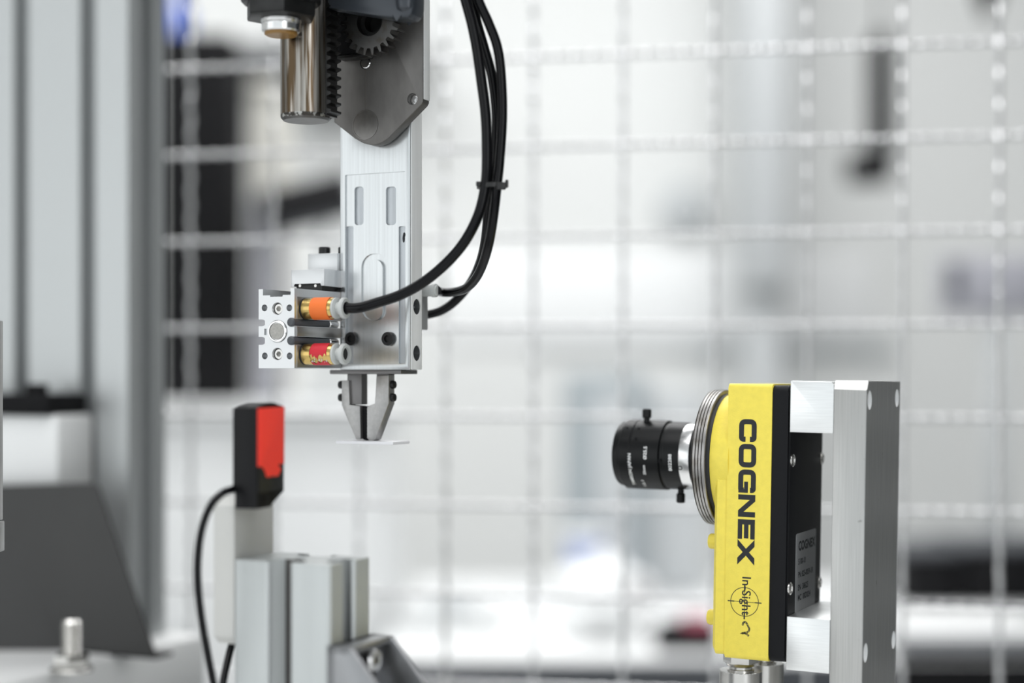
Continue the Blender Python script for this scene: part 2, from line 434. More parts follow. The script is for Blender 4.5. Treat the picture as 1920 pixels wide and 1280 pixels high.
t = thing('aluminium_bracket', 'narrow aluminium bracket cut off by the left border, with a joint near its end', 'bracket', Frame(0, 800, 0.735, 0))
Bf = Frame(0, 800, 0.735, 0)
xa = Bf.fr(6, 800, 8).x; xb = Bf.fr(9, 800, 9).x
za, zj, zc = Bf.fr(3, 600).z, Bf.fr(3, 978).z, Bf.fr(3, 1036).z
bm = BM(); box(bm, xa - 40, xa, 0, 8, zj + .3, za, .5); obj('upper_plate', bm, M_brush, t)
bm = BM(); box(bm, xb - 40, xb, -1, 9, zc, zj - .3, .5); obj('lower_plate', bm, M_brush, t)
zt_ = (ZT + .0395 - Bf.o.z) * 1000
bm = BM(); box(bm, xb - 75, xb - 38, -1, 40, zt_, za, .8); obj('stand', bm, M_brush, t)

# ================================================================== ROBOT HEAD (steel plate, rack, pinion)
G = G0
t = thing('rotary_head', 'dark steel robot head with stained round rack and pinion gear, hanging at the top', 'robot head', G)
YP = 33.0
pl = G.xz([(632, -140), (793, -140), (793, 190), (790, 196)], YP) + G.xz([(728, 258), (718, 266), (706, 270.5), (694, 271.5), (680, 268), (666, 260), (626, 229)], YP) + G.xz([(626, 108), (632, 100)], YP)
bm = BM(); prism(bm, pl, 'y', YP, 39.2, .5)
c1 = G.fr(685, 118, YP); c2 = G.fr(773, 185.5, YP); c3 = G.fr(685, 234, YP)
h1 = BM(); cyl(h1, (c1.x, YP - 2, c1.z), (c1.x, YP + 3, c1.z), 2.9)
h2 = BM(); cyl(h2, (c2.x, YP - 2, c2.z), (c2.x, YP + 8, c2.z), 2.7)
bm = cut(bm, [h1, h2])
hd = obj('side_plate', bm, M_darkplate, t)
e0 = G.fr(793, 188, YP)
bm = BM(); box(bm, e0.x - .3, e0.x + .25, YP + .6, 39.3, e0.z + .6, e0.z + 110, .2); obj('machined_edge', bm, M_edge, hd)
bm = BM(); lathe(bm, [(0, 0.2), (0, 6.9), (0.25, 6.9), (0.25, 6.5), (0.05, 6.45), (0.05, 0.2)], (c3.x, YP - .02, c3.z), (0, -1, 0), 48); obj('pivot_disc', bm, M_pol, hd)
bm = BM(); lathe(bm, [(0, 2.6), (2.6, 2.6), (3.0, 2.2)], (c1.x, YP + 2.8, c1.z), (0, -1, 0), 24); obj('dowel_pin', bm, M_bright, hd)
bm = BM(); lathe(bm, [(0, 2.5), (1.6, 2.5), (1.6, 1.4), (.4, 1.3)], (c2.x, YP + 5, c2.z), (0, -1, 0), 24); obj('set_screw', bm, M_bright, hd)
g0 = G.fr(685, 130, YP); g1 = G.fr(684, 262, YP)
bm = BM(); box(bm, g0.x - .12, g0.x + .12, YP - .05, YP + .1, g1.z, g0.z); obj('scribed_line', bm, M_steel, hd)
# rod with rack
rc = G.at(574, 232, 0.7275)
rr = 11.6; zbtm = rc.z + 1.2; ztop = 235
bm = BM(); lathe(bm, [(0, rr - 1.4), (0.9, rr - .5), (1.0, rr - .5)], (rc.x, rc.y, zbtm), (0, 0, 1), 56); ro_b = bm
rod_bm = BM(); lathe(rod_bm, [(2.6, rr), (ztop - zbtm, rr)], (rc.x, rc.y, zbtm), (0, 0, 1), 64)
rod = obj('rack_rod', rod_bm, M_rod, t)
obj('rod_end', ro_b, M_gear, rod)
bm = BM(); lathe(bm, [(0.95, rr - .45), (1.5, rr - .1), (2.65, rr)], (rc.x, rc.y, zbtm), (0, 0, 1), 56, close=False); obj('burnt_rim', bm, M_burnt, rod)
# rack teeth on the right of the rod
pit = 3.95; prof = [(rc.x + 8.0, zbtm + 1.5)]
zz = zbtm + 1.5; xr0 = rc.x + rr + .6; xr1 = rc.x + rr + 2.7
while zz < ztop - pit:
    prof += [(xr0, zz), (xr0, zz + pit * .22), (xr1, zz + pit * .42), (xr1, zz + pit * .66), (xr0, zz + pit * .86)]; zz += pit
prof += [(xr0, zz), (rc.x + 8.0, zz)]
bm = BM(); prism(bm, prof, 'y', rc.y - 2, rc.y + 7); obj('gear_rack', bm, M_black_oxide, rod)
# pinion
YG = 18.0
gc = G.fr(693, 40, YG); gr = G.fr(748, 40, YG).x - gc.x; nt_ = 22
out = []
for k in range(nt_):
    a0 = 2 * PI * k / nt_ + .1
    for da, rad in ((0, gr - 3.2), (.07, gr - 3.0), (.11, gr), (.17, gr), (.215, gr - 3.0)):
        out.append((gc.x + rad * math.cos(a0 + da), gc.z + rad * math.sin(a0 + da)))
bm = BM(); prism(bm, out, 'y', YG, YG + 7)
hb = BM(); cyl(hb, (gc.x, YG - 3, gc.z), (gc.x, YG + 20, gc.z), 6.7, 40)
bm = cut(bm, [hb]); gear = obj('pinion_gear', bm, M_gear, t)
bm = BM(); lathe(bm, [(0, 6.6), (0, 4.4), (8, 4.2), (8, 6.6)], (gc.x, YG + 3, gc.z), (0, 1, 0), 40, close=False); cyl(bm, (gc.x, YG + 8, gc.z), (gc.x, YP, gc.z), 6.5); obj('shaft', bm, M_black_oxide, gear)
q0 = G.fr(628, 106, YG + 9); q1 = G.fr(683, -30, YG + 9)
bm = BM(); box(bm, q0.x, q1.x, YG + 9, YP + .3, q0.z, q1.z, .6); obj('gear_backing', bm, M_blackbg, t)
bm = BM(); q2 = G.fr(626, 109, YG + 6); q3 = G.fr(681, 98, YG + 6); box(bm, q2.x, q3.x, YG + 8, YP + .2, q2.z, q3.z, .4); obj('stop_block', bm, M_black_oxide, t)
# upper casting, hex nut, ring
YC = 4.0
cs = G.xz([(612, -130), (612, 14), (640, 18), (690, 26), (735, 34), (744, 33), (752, 34), (764, 33), (771, 26), (775, 10), (778, -130)], YC)
bm = BM(); prism(bm, cs, 'y', YC, YC + 11, 1.6); obj('casting', bm, M_cast, t)
s0 = G.fr(757, 34, YC)
bm = BM(); lathe(bm, [(0, 4.6), (6, 4.9), (9, 4.2), (10.5, 2.0)], (G.fr(756, 0, YC).x, YC + 3, G.fr(756, 0, YC).z + 5), (0.05, -.1, -1), 28); obj('casting_lug', bm, M_cast, t)
zt2 = G.fr(600, -130, 0).z
nc = G.at(527, 30, 0.708)
zn0 = G.at(527, 36, 0.708).z
bm = BM(); prism(bm, [(nc.x + a, nc.y + b) for a, b in hexs(16.6, R(8))], 'z', zn0, zn0 + 22, 1.0); obj('hex_nut', bm, M_black_oxide, t)
zn1 = G.at(527, 9, 0.708).z
bm = BM(); cyl(bm, (nc.x, nc.y, zn1), (nc.x, nc.y, zn1 + 40), 17.6, 40, 1.2); box(bm, nc.x - 4, nc.x + 66, nc.y + 6, nc.y + 22, zn1 + 22, zn1 + 60, 2); obj('nut_flange', bm, M_black_oxide, t)
rt = G.at(529, 36, 0.708).z; rb = G.at(529, 65, 0.708).z; H_ = rt - rb
bm = BM(); lathe(bm, [(-.6, 8.6), (.6, 8.9), (1.0, 8.5), (1.4, 8.9), (1.9, 8.5), (2.3, 8.75), (2.6, 8.45), (H_ - 1.5, 8.45), (H_ - .9, 8.0), (H_ - .8, 7.2)], (nc.x, nc.y, rt), (0, 0, -1), 44); obj('threaded_ring', bm, M_bright, t)
bm = BM(); lathe(bm, [(0, 7.3), (1.0, 7.3), (1.5, 6.6), (1.5, 3)], (nc.x, nc.y, rb + .95), (0, 0, -1), 40); obj('amber_seal', bm, M_amber, t)
# carrier up to the overhead arm
bm = BM(); box(bm, -22, 46, YC, 70, G.fr(600, -120, 0).z, 1640 - G.o.z * 1000 - 0.1, 3); obj('carrier_block', bm, M_cast, t)

# ================================================================== SLIDE COLUMN (machined plate)
t = thing('slide_plate', 'tall pale machined slide plate with milled pockets, below the dark steel head', 'slide plate', G)
YS = 40.0
xL = G.fr(637.5, 500, YS).x; xR = G.fr(769, 500, YS).x
zB = G.fr(700, 693, YS).z; zT = G.fr(700, -108, YS).z
yR = G.sd(789, 500, xR).y
bm = BM(); box(bm, xL, xR, YS, yR, zB, zT, .35)
cuts = []
def pocket(px0, py0, px1, py1, dep, rad, x_only=False):
    a = G.fr(px0, py0, YS); b = G.fr(px1, py1, YS)
    x0, x1, z0, z1 = min(a.x, b.x), max(a.x, b.x), min(a.z, b.z), max(a.z, b.z)
    rad = min(rad, (x1 - x0) / 2 * .999, (z1 - z0) / 2 * .999); q = []
    for (cx, cz, st) in ((x1 - rad, z1 - rad, 0), (x0 + rad, z1 - rad, 90), (x0 + rad, z0 + rad, 180), (x1 - rad, z0 + rad, 270)):
        for k in range(7): q.append((cx + rad * math.cos(R(st + 15 * k)), cz + rad * math.sin(R(st + 15 * k))))
    c = BM(); prism(c, q, 'y', YS - 4, YS + dep); return c
cuts += [pocket(647, 328, 760, 682, .8, .5)]
cuts += [pocket(663, 350, 680, 421, 2.2, 1.6), pocket(722, 350, 741, 421, 2.2, 1.6)]
cuts += [pocket(676, 476, 727, 600, 1.7, 6.5)]
cuts += [pocket(647.2, 424, 661, 681.8, 2.0, .6), pocket(746, 424, 759.8, 681.8, 2.0, .6)]
holes = []
for (px, py) in ((780, 575), (780, 662)):
    h = G.sd(px, py, xR); c = BM(); cyl(c, (xR - 9, h.y, h.z), (xR + 3, h.y, h.z), 3.7, 28); cuts.append(c)
bm = cut(bm, cuts); plate = obj('plate', bm, M_plate, t)
# raised web inside the slot-shaped pocket and pocket side steps
a = G.fr(687, 487, YS); b = G.fr(718, 600, YS)
q = pocket(687, 487, 717, 600, 1.6, 4.2); q2 = BM()
for v in q.verts:
    if v.co.y < YS: v.co.y = YS + .15
obj('pocket_web', q, M_plate, plate)
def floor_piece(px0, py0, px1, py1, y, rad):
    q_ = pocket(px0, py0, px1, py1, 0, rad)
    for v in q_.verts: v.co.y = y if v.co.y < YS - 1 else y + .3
    obj('pocket_floor', q_, M_pocket, plate)  # thin darker sheet that carries the pocket's shade
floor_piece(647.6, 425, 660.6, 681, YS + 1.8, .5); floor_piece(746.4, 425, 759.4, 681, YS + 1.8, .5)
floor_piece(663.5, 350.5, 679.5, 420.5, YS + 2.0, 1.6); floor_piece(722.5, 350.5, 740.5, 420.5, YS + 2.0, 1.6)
for (px, py) in ((659, 635), (728, 635)):
    c = G.fr(px, py, YS)
    bm = BM(); lathe(bm, [(0, 3.2), (1.6, 3.2), (1.9, 2.9), (1.9, 1.7), (.7, 1.6)], (c.x, YS + .75, c.z), (0, -1, 0), 28); obj('cap_screw', bm, M_screw, t)
# seam strip on the right edge and scratches
sA = G.sd(775, 300, xR)
bm = BM(); box(bm, xR + .02, xR + .6, YS + .4, yR + .2, zB + .1, zT - 1, .25)
ec = []
for (px, py) in ((780, 575), (780, 662)):
    h = G.sd(px, py, xR); c = BM(); cyl(c, (xR - 9, h.y, h.z), (xR + 4, h.y, h.z), 3.7, 28); ec.append(c)
obj('edge_strip', cut(bm, ec), M_edge, plate)
for (px, py, hh) in ((757, 447, 4), (758, 440, 2.4)):
    a = G.fr(px, py, YS); bm = BM(); lathe(bm, [(0, .7), (.05, .6)], (a.x, YS - .02, a.z), (0, -1, 0), 8)
    for v in bm.verts: v.co.z = a.z + (v.co.z - a.z) * hh / 1.4
    obj('dirt_mark', bm, M_ink, plate)

# ================================================================== PNEUMATIC GRIPPER
t = thing('pneumatic_gripper', 'silver pneumatic gripper block with brass fittings and pointed jaws beneath', 'gripper', G)
xw = G.fr(485, 615, 0).x
def zf(py): return G.fr(520, py, 0).z
def xf(px): return G.fr(px, 615, 0).x
zt, zb_ = zf(541), zf(690)
def dg(py0, py1, side):     # groove outline down one side
    e = xw if side < 0 else 0.0; d_ = -side * 3.4; d2 = -side * 2.2
    a, b = zf(py0), zf(py1)
    return [(e, a), (e + d2, a), (e + d_, a - .6), (e + d_, b + .6), (e + d2, b), (e, b)]
pr = [(xf(493), zt), (xf(493), zf(553)), (xf(506.5), zf(553)), (xf(506.5), zf(556)), (xf(530), zf(556)), (xf(530), zf(553)), (xf(545), zf(553)), (xf(545), zt), (0, zt)]
pr += dg(598, 611, 1) + dg(631, 646, 1) + [(0, zb_), (xw, zb_)] + [p for p in reversed(dg(631, 646, -1))] + [p for p in reversed(dg(598, 611, -1))] + [(xw, zt)]
bm = BM(); prism(bm, pr, 'y', 0, 39.9)
cuts = []
for (px, py) in ((496, 577), (542.5, 577), (496.5, 667), (543, 667)):
    c = G.fr(px, py, 0); h = BM(); cyl(h, (c.x, -2, c.z), (c.x, 5, c.z), 1.55, 20); cuts.append(h)
for py in (578.5, 663.5):
    c = G.fr(520, py, 0); h = BM(); lathe(h, [(-2, 2.9 + .6), (.5, 2.7), (4.5, 2.6)], (c.x, 0, c.z), (0, 1, 0), 32); cuts.append(h)
c = G.fr(520.5, 621, 0); h = BM(); cyl(h, (c.x, -2, c.z), (c.x, 1.2, c.z), 5.2, 40); cuts.append(h)
for px in (498,):
    a = G.fr(px - 2.5, 616, 0); b = G.fr(px + 2, 628, 0); h = BM(); box(h, a.x, b.x, -1, 1.5, b.z, a.z); cuts.append(h)
bm = cut(bm, cuts); body = obj('body', bm, M_grip, t)
# dark flank skin, added: puts the right side's shade into the colour
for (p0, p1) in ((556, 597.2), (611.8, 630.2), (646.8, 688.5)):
    bm = BM(); box(bm, -.3, .25, 2.0, 39.8, zf(p1), zf(p0), .12); obj('flank_shade', bm, M_cheek, body)
c = G.fr(520.5, 621, 0)
bm = BM(); lathe(bm, [(-1.1, 5.0), (.5, 5.0), (.8, 4.7), (.8, 4.1), (.3, 3.95), (.3, .2)], (c.x, 0, c.z), (0, -1, 0), 48); cap = obj('piston_cap', bm, M_bright, t)
bm = BM(); lathe(bm, [(0, 3.75), (.3, 3.75), (.4, 3.6), (.4, .1)], (c.x, -.28, c.z), (0, -1, 0), 40); obj('cap_face', bm, M_capf, cap)
for py in (578.5, 663.5):
    c = G.fr(520, py, 0)
    bm = BM(); lathe(bm, [(0, 2.4), (3.0, 2.4), (3.3, 2.1)], (c.x, 4.4, c.z), (0, -1, 0), 28)
    hx = BM(); prism(hx, [(c.x + a, c.z + b) for a, b in hexs(1.35)], 'y', -1, 3)
    bm = cut(bm, [hx]); obj('socket_screw', bm, M_steel, t)
# switches lying in the right-hand grooves
for (p0, p1) in ((597, 612), (630, 647.5)):
    zc_ = (zf(p0) + zf(p1)) / 2
    bm = BM(); cyl(bm, (-1.2, -1.5, zc_), (-1.2, 30, zc_), 1.75, 20, .4); cyl(bm, (-1.3, -1.2, zc_), (-1.3, 3.0, zc_), 2.05, 20, .3); obj('reed_switch', bm, M_dgrey, t)
    bm = BM(); cyl(bm, (-1.2, 30, zc_), (-1.2, 38, zc_), 1.7, 16, .5); obj('switch_clip', bm, M_bright, t)
# carriage blocks above
yB = 25.0
def B3(px0, py0, px1, py1, y): a = G.fr(px0, py0, y); b = G.fr(px1, py1, y); return a.x, b.x, b.z, a.z
x0, x1, z0, z1 = B3(546, 506, 608, 538, yB)
zi = G.fr(560, 531, yB).z
q = [(x0, z0), (x0, z1), (x1, z1), (x1, G.fr(1, 535.5, yB).z), (x1 - 1.2, G.fr(1, 537, yB).z), (x1 - 2, G.fr(1, 535, yB).z), (x1 - 2, zi), (x0 + 1.6, zi), (x0 + 1.6, zf(540) + .1), (x0 + 1.2, zf(540) + .1)]
bm = BM(); prism(bm, [(x0, zi - 1.5), (x0, z1), (x1, z1), (x1, zi - 1.5), (x1 - 1.9, zi - 1.5), (x1 - 1.9, zi), (x0 + 1.7, zi), (x0 + 1.7, zi - 1.5)], 'y', yB, 52, .25); obj('carriage', bm, M_grip, t)
bm = BM(); box(bm, x0 + 1.9, x1 - 2.1, yB + 1.5, 52, zt - .1, zi + .1, .2); rl = obj('linear_rail', bm, M_black_oxide, t)
for px in (563, 592):
    c = G.fr(px, 535.5, yB + 1.5); bm = BM(); cyl(bm, (c.x, yB + 1.2, c.z), (c.x, yB + 3, c.z), .7, 12); obj('rail_screw', bm, M_steel, rl)
x0, x1, z0, z1 = B3(577, 476, 640, 505.5, 38)
bm = BM(); box(bm, x0, xL - .15, 38, 56, z0 - .3, z1, .3); obj('top_clamp', bm, M_grip, t)
for (pa, pb) in ((593, 612), (630, 642)):
    a = G.fr(pa, 463, 41); b = G.fr(pb, 476, 41)
    r_ = (G.fr(612, 463, 41).x - G.fr(593, 463, 41).x) / 2; cx_ = a.x + r_
    bm = BM(); cyl(bm, (cx_, 41 + r_, b.z - .2), (cx_, 41 + r_, a.z), r_, 28, .3); hx = BM(); prism(hx, [(cx_ + u_, 41 + r_ + v_) for u_, v_ in hexs(r_ * .5)], 'z', a.z - 1.6, a.z + 2); obj('clamp_screw', cut(bm, [hx]), M_screw, t)
# push-in fittings
def fitting(py, base_px, mband, torn):
    y = 8.4; z = G.sd(base_px, py, 0).z; ax = (1, 0, 0); sc = 22.9 / 80
    d = lambda px: max(0, (px - 570) * sc)
    bm = BM(); lathe(bm, [(0, 4.9), (.9, 4.9), (1.1, 4.6)], (.15, y, z), ax, 36); f = obj('fitting', bm, M_rubber, t)
    bm = BM(); lathe(bm, [(.6, 4.5), (1.0, 4.85), (d(589), 4.85), (d(589) + .2, 4.6), (d(590) + .6, 4.85), (d(624), 4.85), (d(627), 4.75), (d(628), 4.2)], (0, y, z), ax, 40); obj('brass_body', bm, M_brass, f)
    if torn:
        bm = BM(); nc_ = 18
        lo_ = [R(-6 + 9 * math.sin(k * 1.3) + random.uniform(-7, 7) - (16 if 5 < k < 9 else 0)) for k in range(nc_ + 1)]
        hi_ = [R(-50 + 8 * math.sin(k * .9 + 1) + random.uniform(-5, 5) + (9 if k > 10 else 0)) for k in range(nc_ + 1)]
        def at_(k, th): return bm.verts.new((d(590) + k / nc_ * (d(621) - d(590)), y - 5.0 * math.cos(th), z + 5.0 * math.sin(th)))
        for a_, b_ in (([R(100)] * (nc_ + 1), lo_), (hi_, [R(-120)] * (nc_ + 1))):
            G_ = [[at_(k, a_[k] + (b_[k] - a_[k]) * j / 12) for j in range(13)] for k in range(nc_ + 1)]
            for k in range(nc_):
                for j in range(12): bm.faces.new((G_[k][j], G_[k + 1][j], G_[k + 1][j + 1], G_[k][j + 1]))
        obj('red_band', bm, mband, f)
        bm = BM()
        for k in range(9):
            th = R(-38 + random.uniform(-10, 12)); x_ = d(592) + k * .95
            p = [Vector((x_ + random.uniform(-.8, .8), y - 5.02 * math.cos(th + e), z + 5.02 * math.sin(th + e))) for e in (0, random.uniform(.05, .22), random.uniform(-.2, -.05))]
            p[1].x += .6; p[2].x -= .3
            bm.faces.new([bm.verts.new(v) for v in p])
        obj('torn_edge', bm, M_torn, f)
    else:
        bm = BM(); lathe(bm, [(d(589), 4.95), (d(589) + .15, 5.15), (d(621), 5.15), (d(621) + .1, 4.95)], (0, y, z), ax, 44, close=False); obj('orange_band', bm, mband, f)
    bm = BM(); lathe(bm, [(d(627), 4.0), (d(627) + .2, 4.75), (d(631), 4.75), (d(632), 4.2), (d(632.2), 2.85), (d(640.5), 2.85), (d(641), 4.3), (d(642), 4.75), (d(646), 4.75), (d(648), 4.3), (d(648), 2.9), (d(640), 2.7)], (0, y, z), ax, 44); obj('release_collar', bm, M_collar, f)
    bm = BM(); cyl(bm, (d(642), y, z), (d(644), y, z), 2.8, 24); obj('bore', bm, M_rubber, f)
    return Vector((d(646), y, z))
f1 = fitting(579, 570, M_orange, False)
f2 = fitting(664, 570, M_red, True)
# rear fitting (small, pale) on the far side of the slide plate
rfp = G.sd(806, 548, xR + 4)
bm = BM(); lathe(bm, [(-6, 2.8), (-1, 2.8), (-.8, 3.2), (1, 3.2), (1.2, 2.4), (2.0, 2.4)], (xR + 3, 58, G.at(800, 548, .775).z), (1, 0, 0), 28); obj('rear_fitting', bm, M_collar, t)
bm = BM(); box(bm, xR - 12, xR - 2.5, yR - 1, 62, G.at(800, 620, .775).z, G.at(800, 525, .775).z, .4); obj('rear_manifold', bm, M_grip, t)
# base plate and jaws
YJ = 44.0
x0, x1, z0, z1 = B3(622, 692, 756, 701, YJ)
bm = BM(); box(bm, x0, x1, YJ - 2, YJ + 14, z0, zB + .05, .4); obj('gripper_base', bm, M_jawdark, t)
bm = BM(); prism(bm, G.xz([(649, 700), (676, 700), (676, 758), (649, 758)], YJ), 'y', YJ + 1, YJ + 6.5, .2); obj('finger', bm, M_jawdark, t)
bm = BM(); prism(bm, G.xz([(704, 700), (727, 700), (727, 758), (704, 758)], YJ), 'y', YJ + 1, YJ + 6.5, .2); obj('finger', bm, M_jawdark, t)
jl = G.xz([(641, 713), (655, 713), (655, 760), (675, 760), (676.5, 822), (668, 824), (641, 759)], YJ)
bm = BM(); prism(bm, jl, 'y', YJ - .2, YJ + 5.5, .25); j1 = obj('jaw', bm, M_jaw, t)
ser = [(688.0 + (2.0 if k % 2 else 0), 762 + k * 2.9) for k in range(21)]
jr = G.xz([(704, 757), (706, 705), (729, 703), (729, 756), (704, 824), (694, 828)] + list(reversed(ser)), YJ)
bm = BM(); prism(bm, jr, 'y', YJ - .2, YJ + 5.5, .25); j2 = obj('jaw', bm, M_jaw, t)
for (px, sgn, j) in ((641, -1, j1), (735.5, 1, j2)):
    for py in (721, 745):
        c = G.fr(px, py, YJ + 2.6)
        bm = BM(); lathe(bm, [(-.5, 1.9), (.3, 2.0), (1.3, 1.8), (1.8, .9)], (c.x, YJ + 2.8, c.z), (sgn, 0, 0), 24); obj('jaw_screw', bm, M_screw, j)
bm = BM(); prism(bm, G.xz([(676.8, 761), (686, 761), (686, 826), (677.5, 824)], YJ), 'y', YJ + 1.5, YJ + 5, .1); obj('jaw_gap_shade', bm, M_blackbg, j1)  # black filler standing in for shade in the gap between the jaws
# little clear plate held in the jaw tips
c = G.fr(692, 828, YJ + 2.6)
bm = BM(); prism(bm, [(c.x - 12 + 1.2 * math.sin(k), c.y) for k in ()] or [(c.x - 13, YJ - 6), (c.x + 18, YJ - 6), (c.x + 18, YJ + 10), (c.x - 13, YJ + 10)], 'z', c.z - .9, c.z + .7, .5)
o = obj('held_plate', bm, M_disc); o.matrix_world = G.M.copy()
tag(o, 'thin white plastic plate held level in the tips of the gripper jaws', 'plate')

# ================================================================== HOSES
def hose(name, pts, r, label):
    bm = BM(); tube(bm, catmull([P(a, b, d) * 1000 for a, b, d in pts], 10), r, 16)
    return tag(obj(name, bm, M_hose), label, 'hose')
e1 = (G.M @ (f1 * .001)); e1b = (G.M @ ((f1 + Vector((7, 0, 0))) * .001))
def pix(v): return (960 + v.x / v.y * F, HOR - (v.z - CZ) / v.y * F, v.y)
hose('air_hose', [(848, -110, .705), (863, -40, .705), (873, 0, .705), (885, 45, .705), (894, 90, .705), (902, 146, .705), (911, 220, .705), (913, 300, .705), (910, 348, .706), (898, 400, .706), (873, 450, .707), (838, 492, .709), (795, 528, .711), (750, 553, .713), (705, 568, .716), pix(e1b), pix(e1)], 2.35,
     'black air hose curving down to the orange-banded brass fitting')
hose('air_hose', [(860, -110, .713), (874, -40, .713), (884, 0, .713), (895, 45, .713), (908, 90, .713), (923, 146, .713), (931, 220, .713), (929, 300, .713), (921, 348, .713), (915, 400, .722), (910, 450, .734), (900, 492, .751), (882, 530, .768), (856, 562, .774), (828, 582, .776), (800, 590, .777), (776, 592, .777)], 2.15,
     'black air hose ending low behind the right edge of the slide plate')
rf = G.M @ (Vector((xR + 4.5, 58, G.at(800, 548, .775).z)) * .001)
hose('air_hose', [(868, -110, .707), (886, -40, .707), (897, 0, .707), (917, 45, .707), (933, 90, .707), (940, 146, .707), (942, 220, .707), (937, 300, .707), (932, 348, .707), (926, 400, .710), (918, 450, .716), (907, 490, .727), (893, 520, .738), (874, 540, .750), (852, 547, .761), (830, 548, .768), pix(rf)], 2.15,
     'black air hose running outermost at the top, ending at the small pale connector')
# cable tie
t = thing('cable_tie', 'black cable tie cinching the three air hoses', 'cable tie')
cz = P(922, 348, .709) * 1000
bm = BM(); lo = []
for k in range(32):
    a_ = 2 * PI * k / 32; lo.append(Vector((cz.x + 5.9 * math.cos(a_), cz.y + 1.5 + 6.6 * math.sin(a_), cz.z + 0.2 * math.sin(a_ + 1))))
for k in range(32):
    p, q = lo[k], lo[(k + 1) % 32]
    nrm = lambda v: Vector((v.x - cz.x, v.y - cz.y - 1.5, 0)).normalized() * .8
    bm.faces.new([bm.verts.new(v) for v in (p + Vector((0, 0, -1)), q + Vector((0, 0, -1)), q + Vector((0, 0, 1)), p + Vector((0, 0, 1)))])
    bm.faces.new([bm.verts.new(v) for v in (p + nrm(p) + Vector((0, 0, -1)), q + nrm(q) + Vector((0, 0, -1)), q + nrm(q) + Vector((0, 0, 1)), p + nrm(p) + Vector((0, 0, 1)))])
    for s_ in (-1, 1): bm.faces.new([bm.verts.new(v) for v in (p + Vector((0, 0, s_)), q + Vector((0, 0, s_)), q + nrm(q) + Vector((0, 0, s_)), p + nrm(p) + Vector((0, 0, s_)))])
bmesh.ops.remove_doubles(bm, verts=bm.verts, dist=.001)
obj('strap', bm, M_tie, t)
bm = BM(); box(bm, cz.x + 2.2, cz.x + 6.2, cz.y - 6.5, cz.y - 4.2, cz.z - 2.4, cz.z + .9, .4); box(bm, cz.x + 6, cz.x + 7.4, cz.y - 6, cz.y - 3, cz.z - 1.3, cz.z + 2, .3); obj('head', bm, M_tie, t)
bm = BM(); box(bm, cz.x - 6.9, cz.x - 4.6, cz.y - 3.6, cz.y - .5, cz.z - .5, cz.z + 1.5, .3); obj('tail', bm, M_tie, t)

# ================================================================== SMART CAMERA
CF = Frame(1478, 960, 0.723, 25.5, 0.95)
C = CF
t = thing('industrial_camera', 'yellow and black industrial smart camera with a black lens, bolted to aluminium blocks', 'camera', C)
ztp = C.fr(1400, 719, 0).z; zbt_ = C.fr(1400, 1237, 0).z
xY1 = C.fr(1444.5, 960, 0).x; xY0 = C.fr(1362, 960, 0).x; xN0 = C.fr(1337.5, 1100, 2).x
W = 61.0; ay = 30.6; az = C.at(1340, 856.5, .770).z
def rrect(y0, y1, z0, z1, r, n=6):
    q = []
    for (cy, cz_, st) in ((y1 - r, z1 - r, 0), (y0 + r, z1 - r, 90), (y0 + r, z0 + r, 180), (y1 - r, z0 + r, 270)):
        for k in range(n + 1): q.append((cy + r * math.cos(R(st + 90 / n * k)), cz_ + r * math.sin(R(st + 90 / n * k))))
    return q
bm = BM(); prism(bm, rrect(0, W, zbt_, ztp, 2.0), 'x', xY0, xY1, .35); yb = obj('front_housing', bm, M_yellow, t)
# nose: tapered lower front with chamfers
bm = BM()
q0 = rrect(0.6, W - .6, zbt_ + 1.2, az, 2.5); q1 = rrect(2.4, W - 2.4, zbt_ + 3.0, az, 3.0); 
A_ = [bm.verts.new((xY0 + .3, a, b)) for a, b in q0]; B_ = [bm.verts.new((xN0 + 1.6, a, b)) for a, b in q0]; C_ = [bm.verts.new((xN0, a, b)) for a, b in q1]
for U, V_ in ((A_, B_), (B_, C_)):
    for k in range(len(U)): bm.faces.new((U[k], U[(k + 1) % len(U)], V_[(k + 1) % len(U)], V_[k]))
bm.faces.new(A_); bm.faces.new(C_); obj('nose_cover', bm, M_yellow, yb)
xB0 = xY0 + .5; rB = 31.3
sBe = -C.fr(1327, 856, ay - 30.8).x; LB = sBe + xB0
bm = BM(); lathe(bm, [(0, rB), (LB * .45, rB), (LB * .8, rB - .5), (LB, rB - 1.4)], (xB0, ay, az), (-1, 0, 0), 72); obj('lens_boss', bm, M_yellow, yb)
for py in (1015, 1157.5):
    c = C.fr(1340, py, 8)
    bm = BM(); lathe(bm, [(0, 3.7), (4.6, 3.6), (5.4, 3.2), (5.6, 2.4)], (xN0 + .8, 9.5, c.z), (-1, 0, 0), 28); obj('front_peg', bm, M_yellow, yb)
bm = BM(); prism(bm, rrect(.5, W - .5, zbt_ + .1, ztp - .5, 3.2), 'x', xY1 - .3, -.9, .9); bh = obj('rear_housing', bm, M_blackhouse, t)
bm = BM(); prism(bm, rrect(2.0, W - 2.0, zbt_ + 2, ztp - 2, 3), 'x', -1.5, -.15, .3); rp = obj('rear_panel', bm, M_blackhouse, t)
for (px, py) in ((1485.5, 863), (1480.5, 1103), (1541, 859), (1535, 1092)):
    c = C.sd(px, py, 0)
    bm = BM(); lathe(bm, [(0, 2.9), (.7, 2.9), (1.2, 2.3), (1.3, 1.2), (.5, .9)], (-.2, min(c.y, W - 4.5), c.z), (1, 0, 0), 24); obj('panel_screw', bm, M_steel, rp)
